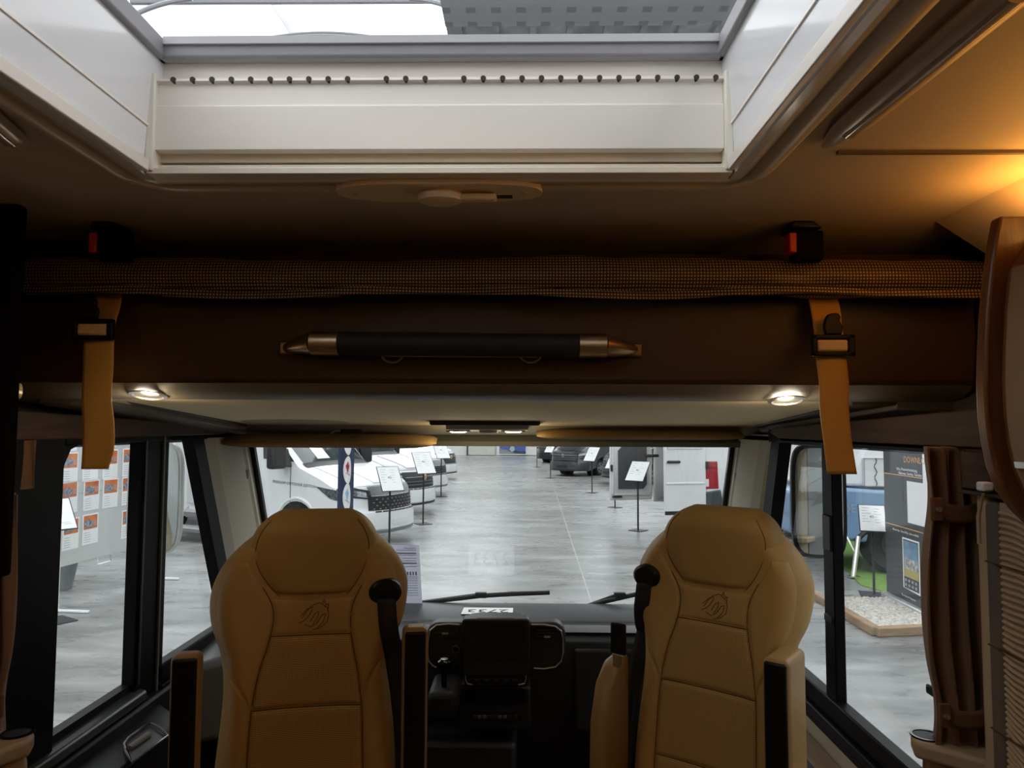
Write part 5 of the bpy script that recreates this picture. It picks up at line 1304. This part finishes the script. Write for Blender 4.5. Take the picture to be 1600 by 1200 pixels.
    for st in strokes:
        pts = []
        for i in range(len(st)-1):
            for k in range(4): pts.append((st[i][0]+(st[i+1][0]-st[i][0])*k/4, st[i][1]+(st[i+1][1]-st[i][1])*k/4))
        pts.append(st[-1])
        MB().tube([Vector((ex+a*K, front(ex+a*K, ez-b*K)-.0047, ez-b*K)) for a, b in pts], .0009, 5).build('embroidery', SEAM, body)
    # headrest
    HL = smooth_tab([(Z(923),X(450)),(Z(915),X(440)),(Z(900),X(424)),(Z(880),X(409)),(Z(860),X(402)),(Z(840),X(404)),(Z(820),X(414)),(Z(805),X(430)),(Z(797),X(446))], 30)
    HR = smooth_tab([(Z(923),X(550)),(Z(915),X(560)),(Z(900),X(573)),(Z(880),X(585)),(Z(860),X(592)),(Z(840),X(592)),(Z(820),X(582)),(Z(805),X(566)),(Z(797),X(550))], 30)
    m = MB(); NZ = 30; NA = 44; z0, z1 = Z(923), Z(797)
    def hsec(z):
        l, r_ = interp(HL, z), interp(HR, z); return (l+r_)/2, (r_-l)/2
    for i in range(NZ+1):
        q = .5-.5*math.cos(PI*i/NZ); z = z0+(z1-z0)*q; c, hw = hsec(z)
        ef = max(0, (q-.72)/.28); eb = max(0, (.10-q)/.10); k = math.sqrt(max(.01, 1-ef**2.4))*math.sqrt(max(.05, 1-eb**2))
        for j in range(NA):
            a = 2*PI*j/NA; u = (1 if math.cos(a)>0 else -1)*abs(math.cos(a))**.45; x = c+hw*u
            yb0 = yr(z)
            if math.sin(a) <= 0: y = yb0-.092*abs(math.sin(a))**.42*k*(.80+.2*q)
            else: y = yb0+.05*abs(math.sin(a))**.7*k
            m.v.append(Vector((x, y, z)))
    m.f = [(i*NA+j, i*NA+(j+1)%NA, (i+1)*NA+(j+1)%NA, (i+1)*NA+j) for i in range(NZ) for j in range(NA)]+[tuple(range(NA-1,-1,-1)), tuple(NZ*NA+j for j in range(NA))]
    hr = m.build('headrest', HEADL, t, ang=60)
    def hseam(fac):
        pts = []
        for i in range(31):
            q = .04+.86*i/30; z = z0+(z1-z0)*q; c, hw = hsec(z); x = c+hw*fac
            ef = max(0, (q-.72)/.28); k = math.sqrt(max(.01, 1-ef**2.4)); s_ = (1-abs(fac)**(2/.45))**.5
            pts.append(Vector((x, yr(z)-.092*s_**.42*k*(.80+.2*q)-.0008, z)))
        MB().tube(pts, .0010, 5).build('seam', SEAM, hr)
    hseam(.86); hseam(-.86)
    # belt outlet and belt
    gx, gz = (X(605), Z(916)) if side > 0 else (-X(605)+2*X(495), Z(916))
    gxx = gx; fy = front(gxx, gz)
    gd_ = MB().lathe([(.001,-.016),(.036,-.014),(.046,-.006),(.048,.012),(.001,.012)], (gxx, fy, gz), 28, 1, sx=.90, sy=.74)
    bo = gd_.build('belt_outlet', BLACK, t)
    rows = [(X(607), Z(925), .022), (X(610), Z(960), .023), (X(619), Z(1010), .023), (X(629), Z(1070), .023), (X(636), Z(1140), .023), (X(640), .50, .023)]
    if side < 0: rows = [(-x+2*X(495)-.0, z, w_) for x, z, w_ in rows]
    tb0 = smooth_tab([(i, r[0]) for i, r in enumerate(rows)], 24); tb1 = smooth_tab([(i, r[1]) for i, r in enumerate(rows)], 24)
    m = MB()
    for (i, x), (_, z) in zip(tb0, tb1):
        y = min(front(x-.02, z), front(x+.0, z))-.012
        if i > 2.2: y -= .010
        for u in (-1, -.33, .33, 1): m.v.append(Vector((x+u*.0235, y+.003*abs(u), z)))
    m.f = [(i*4+u, i*4+u+1, (i+1)*4+u+1, (i+1)*4+u) for i in range(24) for u in range(3)]
    m.build('seat_belt', M('belt_black', (.008,.008,.009), .6, bump=(800,.4)), t, solid=.002)
    # cushion, base, pedestal
    MB().box(-.24, .24, -.56, -.02, .36, .50).build('seat_cushion', LEATHER, t, bevel=.045, seg=4)
    MB().box(-.25, .25, -.50, .05, .27, .36).build('seat_frame', BLACK, t, bevel=.01)
    MB().box(-.20, .20, -.45, 0, .0, .27).build('pedestal', BLACK, t, bevel=.02)
    # armrests folded up beside the backrest
    ARM = M('arm_edge_tan', (.33,.195,.075), .5)
    for (x0, x1, zt, zb_, y0, y1) in arms:
        sh_ = MB().box(x0, x1, y0, y1, zb_, zt).build('armrest', ARM, t, bevel=.016, seg=4)
        MB().box(x0+.006, x1-.006, y0-.004, y0+.02, zb_, zt-.008).build('armrest_underside', BLACK, sh_, bevel=.006, seg=3)
    return t, front, X, Z
s1_, _, X, Z = seat('left cab seat in tan leather turned slightly toward the aisle', 1,
    [(-.305, -.238, 1.010, .55, -.07, -.02), (.232, .296, 1.045, .55, -.06, .0)])
s1_.location = (at(495,860,1.86).x, 1.80, 0); s1_.rotation_euler = (0,0,R(11))
s2_, fr2, X, Z = seat('right cab seat in tan leather turned strongly toward the aisle', -1,
    [(.182, .247, 1.00, .52, -.12, .02)])
s2_.location = (at(1105,860,1.95).x, 1.95, 0); s2_.rotation_euler = (0,0,R(-37))
# lowered inner armrest of the right seat: a tan rounded wing
o = MB().prism([(-.12,.45),(-.155,.60),(-.150,.74),(-.12,.84),(-.07,.89),(.0,.90),(.0,.45)], 0, -.285, -.235).build('armrest', M('arm_edge_tan', (.42,.25,.10), .5), None, bevel=.018, seg=4); o.parent = s2_
# belt tongue on the right seat
bt_ = MB().box(-.236, -.190, -.115, -.10, .925, 1.01).build('tongue_housing', BLACK, None, bevel=.006)
bt_.parent = s2_
o = MB().prism([(-.226,.89),(-.200,.89),(-.197,.925),(-.230,.925)], 1, -.114, -.108).build('belt_tongue', CHROME, None, bevel=.002); o.parent = s2_

# ================================================================== LEFT EDGE: dark hanging panel, curtain, cup ledge
hp_ = thing('side_cabinet', 'tall black cabinet end at the far left of the cab entrance', 'cabinet', (-.9, 1.35, 1.27))
x1_ = at(29, 700, 1.36).x
MB().box(-1.14, x1_, 1.33, 1.36, 1.26, CZ).build('cabinet_side', M('cabinet_black', (.006,.004,.003), .8, spec=.05), hp_, bevel=.008)
c = at(36, 611, 1.46); MB().lathe([(.001,-.012),(.009,-.012),(.011,.0),(.001,.0)], (c.x, 1.45, c.z), 16, 1, sx=.6, sy=1.5).build('courtesy_lens', M('lens_warm', (.75,.60,.28), .25), hp_)
def curtain(lab, x0, x1, Y, zt, zb0, ties, folds, seed, cat='curtain', par=None, side=1):
    t = thing('curtain', lab, cat, ((x0+x1)/2, Y, zb0), 'brown cab curtains gathered with tie bands')
    random.seed(seed); NZ, NU = 60, 64
    ph = [random.uniform(0, 6) for _ in range(4)]
    def g(z):
        k = 1
        for tz, amt in ties: k -= amt*math.exp(-((z-tz)/.07)**2)
        return k
    def f(u, v):
        z = zb0+(zt-zb0)*v; k = g(z); c = (x0+x1)/2+side*(1-k)*(x1-x0)*.25; w_ = (x1-x0)*k
        x = c+w_*(u-.5)+.004*math.sin(z*11+ph[0])
        y = Y+.020*math.sin(u*folds*2*PI+ph[1]+.5*math.sin(z*7+ph[3]))*k+.008*math.sin(u*folds*4.3*PI+z*9+ph[2])
        return Vector((x, y, z))
    m = MB(); m.grid(f, NU, NZ); m.build('cloth', CURT, t, solid=.003, ang=80)
    for tz, amt in ties:
        k = g(tz); c = (x0+x1)/2+side*(1-k)*(x1-x0)*.25; hw = (x1-x0)*k/2+.005
        m = MB(); m.grid(lambda u, v: Vector((c-hw+2*hw*u, Y-.034-.006*math.sin(PI*u), tz-.016-.018*math.sin(PI*u)*.6*(1 if side > 0 else 1)+.034*v)), 16, 4)
        b = m.build('tie_band', M('tie_band_cloth', (.15,.075,.035), .8, bump=(900,.3)), t, solid=.003)
        MB().box(c-side*hw-.006, c-side*hw+.016, Y-.044, Y-.036, tz-.022, tz+.022).build('band_tab', M('tie_band_cloth', (.15,.08,.04)), b, bevel=.002)
        MB().lathe([(.001,-.006),(.005,-.006),(.006,.0),(.001,.0)], (c-side*(hw-.005), Y-.044, tz), 12, 1).build('snap_button', CHROME, b)
    return t
a, b = at(1452, 700, 1.42), at(1524, 700, 1.42)
curtain('brown curtain tied back at two heights beside the right window', at(1442,900,1.42).x, at(1528,900,1.42).x, 1.42, 1.512, at(1480,1145,1.42).z-.04, [(at(1480,792,1.42).z,.10),(at(1480,1105,1.42).z,.14)], 3.0, 5)
curtain('brown curtain with a snap tie band at the lower left edge', at(-70,900,1.50).x, at(29,900,1.50).x, 1.50, at(10,921,1.5).z+.2, at(10,1142,1.5).z, [(at(10,1092,1.5).z,.12)], 2.5, 9, side=-1)
curtain('short piece of brown curtain at the top left behind the black cabinet', at(18,700,1.62).x, at(56,700,1.62).x, 1.62, 1.512, 1.40, [], 1.5, 3)
LEDG = M('ledge_beige', (.40,.30,.19), .6, bump=(400,.15)); LED2 = M('ledge_cloth', (.36,.27,.17), .8, bump=(600,.3))
def ledge(lab, pts, Y0, cup, s):
    """pts: outline in the ledge-top plane given as pixels; z from first"""
    z = cup[2]
    P_ = [atz(px, py, z) for px, py in pts]
    c = sum(P_, Vector())/len(P_)
    t = thing('cup_ledge', lab, 'ledge', tuple(c), 'cup holder ledges under the curtains')
    MB().slab(P_, (0,0,-1), .032).build('ledge_top', LEDG, t, bevel=.008, seg=3)
    cc = atz(cup[0], cup[1], z); rim = MB().lathe([(.024,.0),(.024,.003),(.0285,.003),(.029,.0)], (cc.x, cc.y, z), 30, 2).build('cup_ring', GLOSSB, t)
    MB().lathe([(.001,.0),(.025,.0),(.025,.0015),(.001,.0015)], (cc.x, cc.y, z), 28, 2).build('cup_well', RUBBER, rim)
    return P_, t, c
P_, t, c = ledge('beige cup holder ledge under the right curtain', [(1422,1143),(1440,1139),(1545,1140),(1640,1180),(1640,1215),(1470,1170),(1428,1159)], 1.4, (1447,1150,.945), 1)
MB().hexa([(P_[0].x+.01,P_[0].y-.14,.55),(1.03,P_[0].y-.14,.55),(1.03,P_[0].y+.02,.55),(P_[0].x+.0,P_[0].y-.0,.55),(P_[0].x+.012,P_[0].y-.03,.914),(1.03,P_[0].y-.10,.914),(1.03,P_[0].y+.02,.914),(P_[0].x+.02,P_[0].y+.0,.914)]).build('ledge_base', LEDG, t, bevel=.02, seg=3)
P_, t, c = ledge('beige cup holder ledge under the left curtain', [(54,1143),(45,1137),(0,1140),(-60,1142),(-60,1215),(0,1172),(48,1156)], 1.4, (27,1146,.955), -1)
MB().hexa([(-1.03,P_[0].y-.14,.55),(P_[0].x+.03,P_[0].y-.12,.55),(P_[0].x+.02,P_[0].y+.02,.55),(-1.03,P_[0].y+.02,.55),(-1.03,P_[0].y-.10,.922),(P_[0].x-.012,P_[0].y-.03,.922),(P_[0].x-.012,P_[0].y+.01,.922),(-1.03,P_[0].y+.02,.922)]).build('ledge_base', LEDG, t, bevel=.02, seg=3)

# ================================================================== RIGHT EDGE: quilted panel, locker
bp_ = thing('wall_cushion', 'upright ribbed beige wall cushion with grey edge at the far right', 'cushion', (1.0, 1.2, .6))
RIBS = M('ribbed_cloth', (.44,.32,.20), .85, bump=(600,.3)); GEDG = M('cushion_grey_edge', (.13,.105,.085), .8, bump=(500,.4))
xs = .965
y_of = lambda px: atx(px, 950, xs).y
yE1, yE0, yR = y_of(1519), y_of(1541), y_of(1562)
MB().box(xs+.01, 1.03, yE0, yE1, .55, atx(1530,768,xs).z+.01).build('beige_border', M('border_beige', (.46,.35,.22), .7, bump=(500,.2)), bp_, bevel=.012, seg=3)
MB().box(xs, 1.03, yR, yE0, .50, 1.42).build('edge_strip', GEDG, bp_, bevel=.010, seg=3)
MB().box(xs+.006, 1.03, .3, yR, .50, 1.42).build('cushion_body', RIBS, bp_)
m = MB(); zz = .52
seams_ = [atx(1570, 885, xs).z, atx(1570, 1018, xs).z, atx(1570, 1150, xs).z]
rb_ = []
while zz < 1.41:
    m2 = MB(); pts = [Vector((xs+.004, yR-.003-(yR-.3)*k/40, zz-.30*(k/40)*(yR-.3)+.10*(k/40)+.010*math.sin(k*.9+zz*9)*.6)) for k in range(41)]
    pts = [p for p in pts if .50 < p.z < 1.42]
    if len(pts) > 3: m2.tube(pts, .0036, 8)
    if m2.v: m2.build('rib', RIBS, bp_)
    zz += .0105
for z in seams_: MB().box(xs-.0015, xs+.004, .3, yE0-.003, z-.0015, z+.001).build('cross_seam', SEAM, bp_)
pc_ = atx(1540, 762, .955); pin = thing('white_peg', 'small white peg with a ribbon at the top of the ribbed cushion', 'peg', tuple(pc_))
MB().box(.945, .965, pc_.y-.008, pc_.y+.012, pc_.z-.006, pc_.z+.010).build('peg_head', PAPER, pin, bevel=.003)
MB().tube([pc_+Vector((-.004,.0,-.01)), pc_+Vector((-.008,.01,-.05)), pc_+Vector((-.004,.016,-.10))], .004, 6, flat=.4).build('ribbon', M('ribbon_cream', (.62,.52,.36), .7), pin)

lk_ = thing('overhead_locker', 'curved warm wood overhead locker with beige door at the upper right', 'locker', (.93, .6, 1.6))
YE = 1.0
prf = [(1547,344),(1540,380),(1533,430),(1527,490),(1524,550),(1523,600),(1525,650),(1530,690),(1539,730),(1553,765),(1574,795),(1600,820),(1650,850),(1720,880)]
pp = [(at(px, py, YE).x, at(px, py, YE).z) for px, py in prf]
full = pp+[(1.07, pp[-1][1]), (1.07, pp[0][1])]
MB().prism(full, 1, YE-.022, YE).build('end_panel', WOODR, lk_, bevel=.004, seg=3)
# carcass set back from the profile
inn = [(x+.020, z) for x, z in pp[1:]]
ctop = pp[0][1]-.028
body_ = [(pp[0][0]+.05, ctop), (pp[0][0]+.035, ctop-.01)]
ins_ = [(x+.022, z) for x, z in pp if z < ctop-.012]
MB().prism(body_+ins_+[(1.07, pp[-1][1]), (1.07, ctop)], 1, -.6, YE-.022).build('carcass', WOODR, lk_, bevel=.002)
MB().prism([(pp[0][0]+.012, ctop+.012), (pp[0][0]+.010, ctop-.012), (pp[0][0]+.05, ctop-.012), (pp[0][0]+.05, ctop+.012)], 1, -.6, YE-.075).build('top_rail', WOODR, lk_, bevel=.004)
DOORB = M('locker_door_beige', (.27,.155,.075), .6, bump=(300,.15))
dp = [(x+.012, z) for x, z in pp if at(1550,775,YE).z < z < ctop-.02]
dm = MB(); 
dl = dp+[(x+.014, z) for x, z in dp[::-1]]
lower = [(x+.010, z) for x, z in pp if at(1550,760,YE).z >= z]
MB().prism(dl, 1, -.1, YE-.045).build('door', DOORB, lk_, ang=60)
door_ = [o for o in lk_.children if o.name.startswith('door')][0]
# chrome band and handle at the door foot
zb1 = at(1570, 728, YE-.08).z
def xprof(z):
    for (xa_, za_), (xb__, zb__) in zip(pp, pp[1:]):
        if zb__ <= z <= za_: k = (za_-z)/(za_-zb__); return xa_+(xb__-xa_)*k
    return pp[-1][0]
xz = xprof(zb1)
MB().prism([(xz+.008, zb1-.004), (xz+.007, zb1+.004), (xz+.015, zb1+.004), (xz+.016, zb1-.004)], 1, -.1, YE-.05).build('chrome_band', CHROME, door_)
hz_ = at(1590, 712, YE-.14).z; hx_ = xprof(hz_)
MB().hexa([(hx_-.022,.62,hz_-.012),(hx_+.014,.62,hz_-.016),(hx_+.014,.86,hz_-.016),(hx_-.010,.85,hz_-.012),(hx_-.030,.60,hz_+.010),(hx_+.012,.60,hz_+.010),(hx_+.012,.875,hz_+.010),(hx_-.020,.87,hz_+.010)]).build('door_handle', M('handle_bronze_grey', (.26,.20,.13), .35, .5), door_, bevel=.003)
MB().box(.95, 1.02, -.3, .95, pp[0][1]+.010, pp[0][1]+.016).build('light_strip', M('strip_glow', (1,.62,.18), .5, emis=9), lk_)

# mirrored hull of the motorhome seen from outside
hull = M('hull_grey_paint', (.26,.275,.275), .3)
for s in (-1, 1):
    struct(MB().box(min(s*1.075,s*1.10), max(s*1.075,s*1.10), -3.2, 3.2, G+.35, .66).build('hull_side', hull))
    struct(MB().box(min(s*1.075,s*1.18), max(s*1.075,s*1.18), -3.2, 1.40, .66, 1.50).build('hull_side', hull))
    struct(MB().box(min(s*1.185,s*1.20), max(s*1.185,s*1.20), -3.2, 3.05, 1.48, 2.02).build('hull_side', hull))
struct(MB().box(-1.1, 1.1, -3.2, 3.6, G+.30, G+.36).build('hull_floor', VBLACK))
struct(MB().prism([(3.2,G+.35),(3.62,G+.40),(3.70,G+.8),(3.55,.60),(3.46,.66),(3.2,.66)], 0, -1.08, 1.08).build('hull_nose', hull, bevel=.02))
struct(MB().box(-1.1, 1.1, -3.2, 3.05, 2.03, 2.05).build('hull_roof', hull)) if False else None
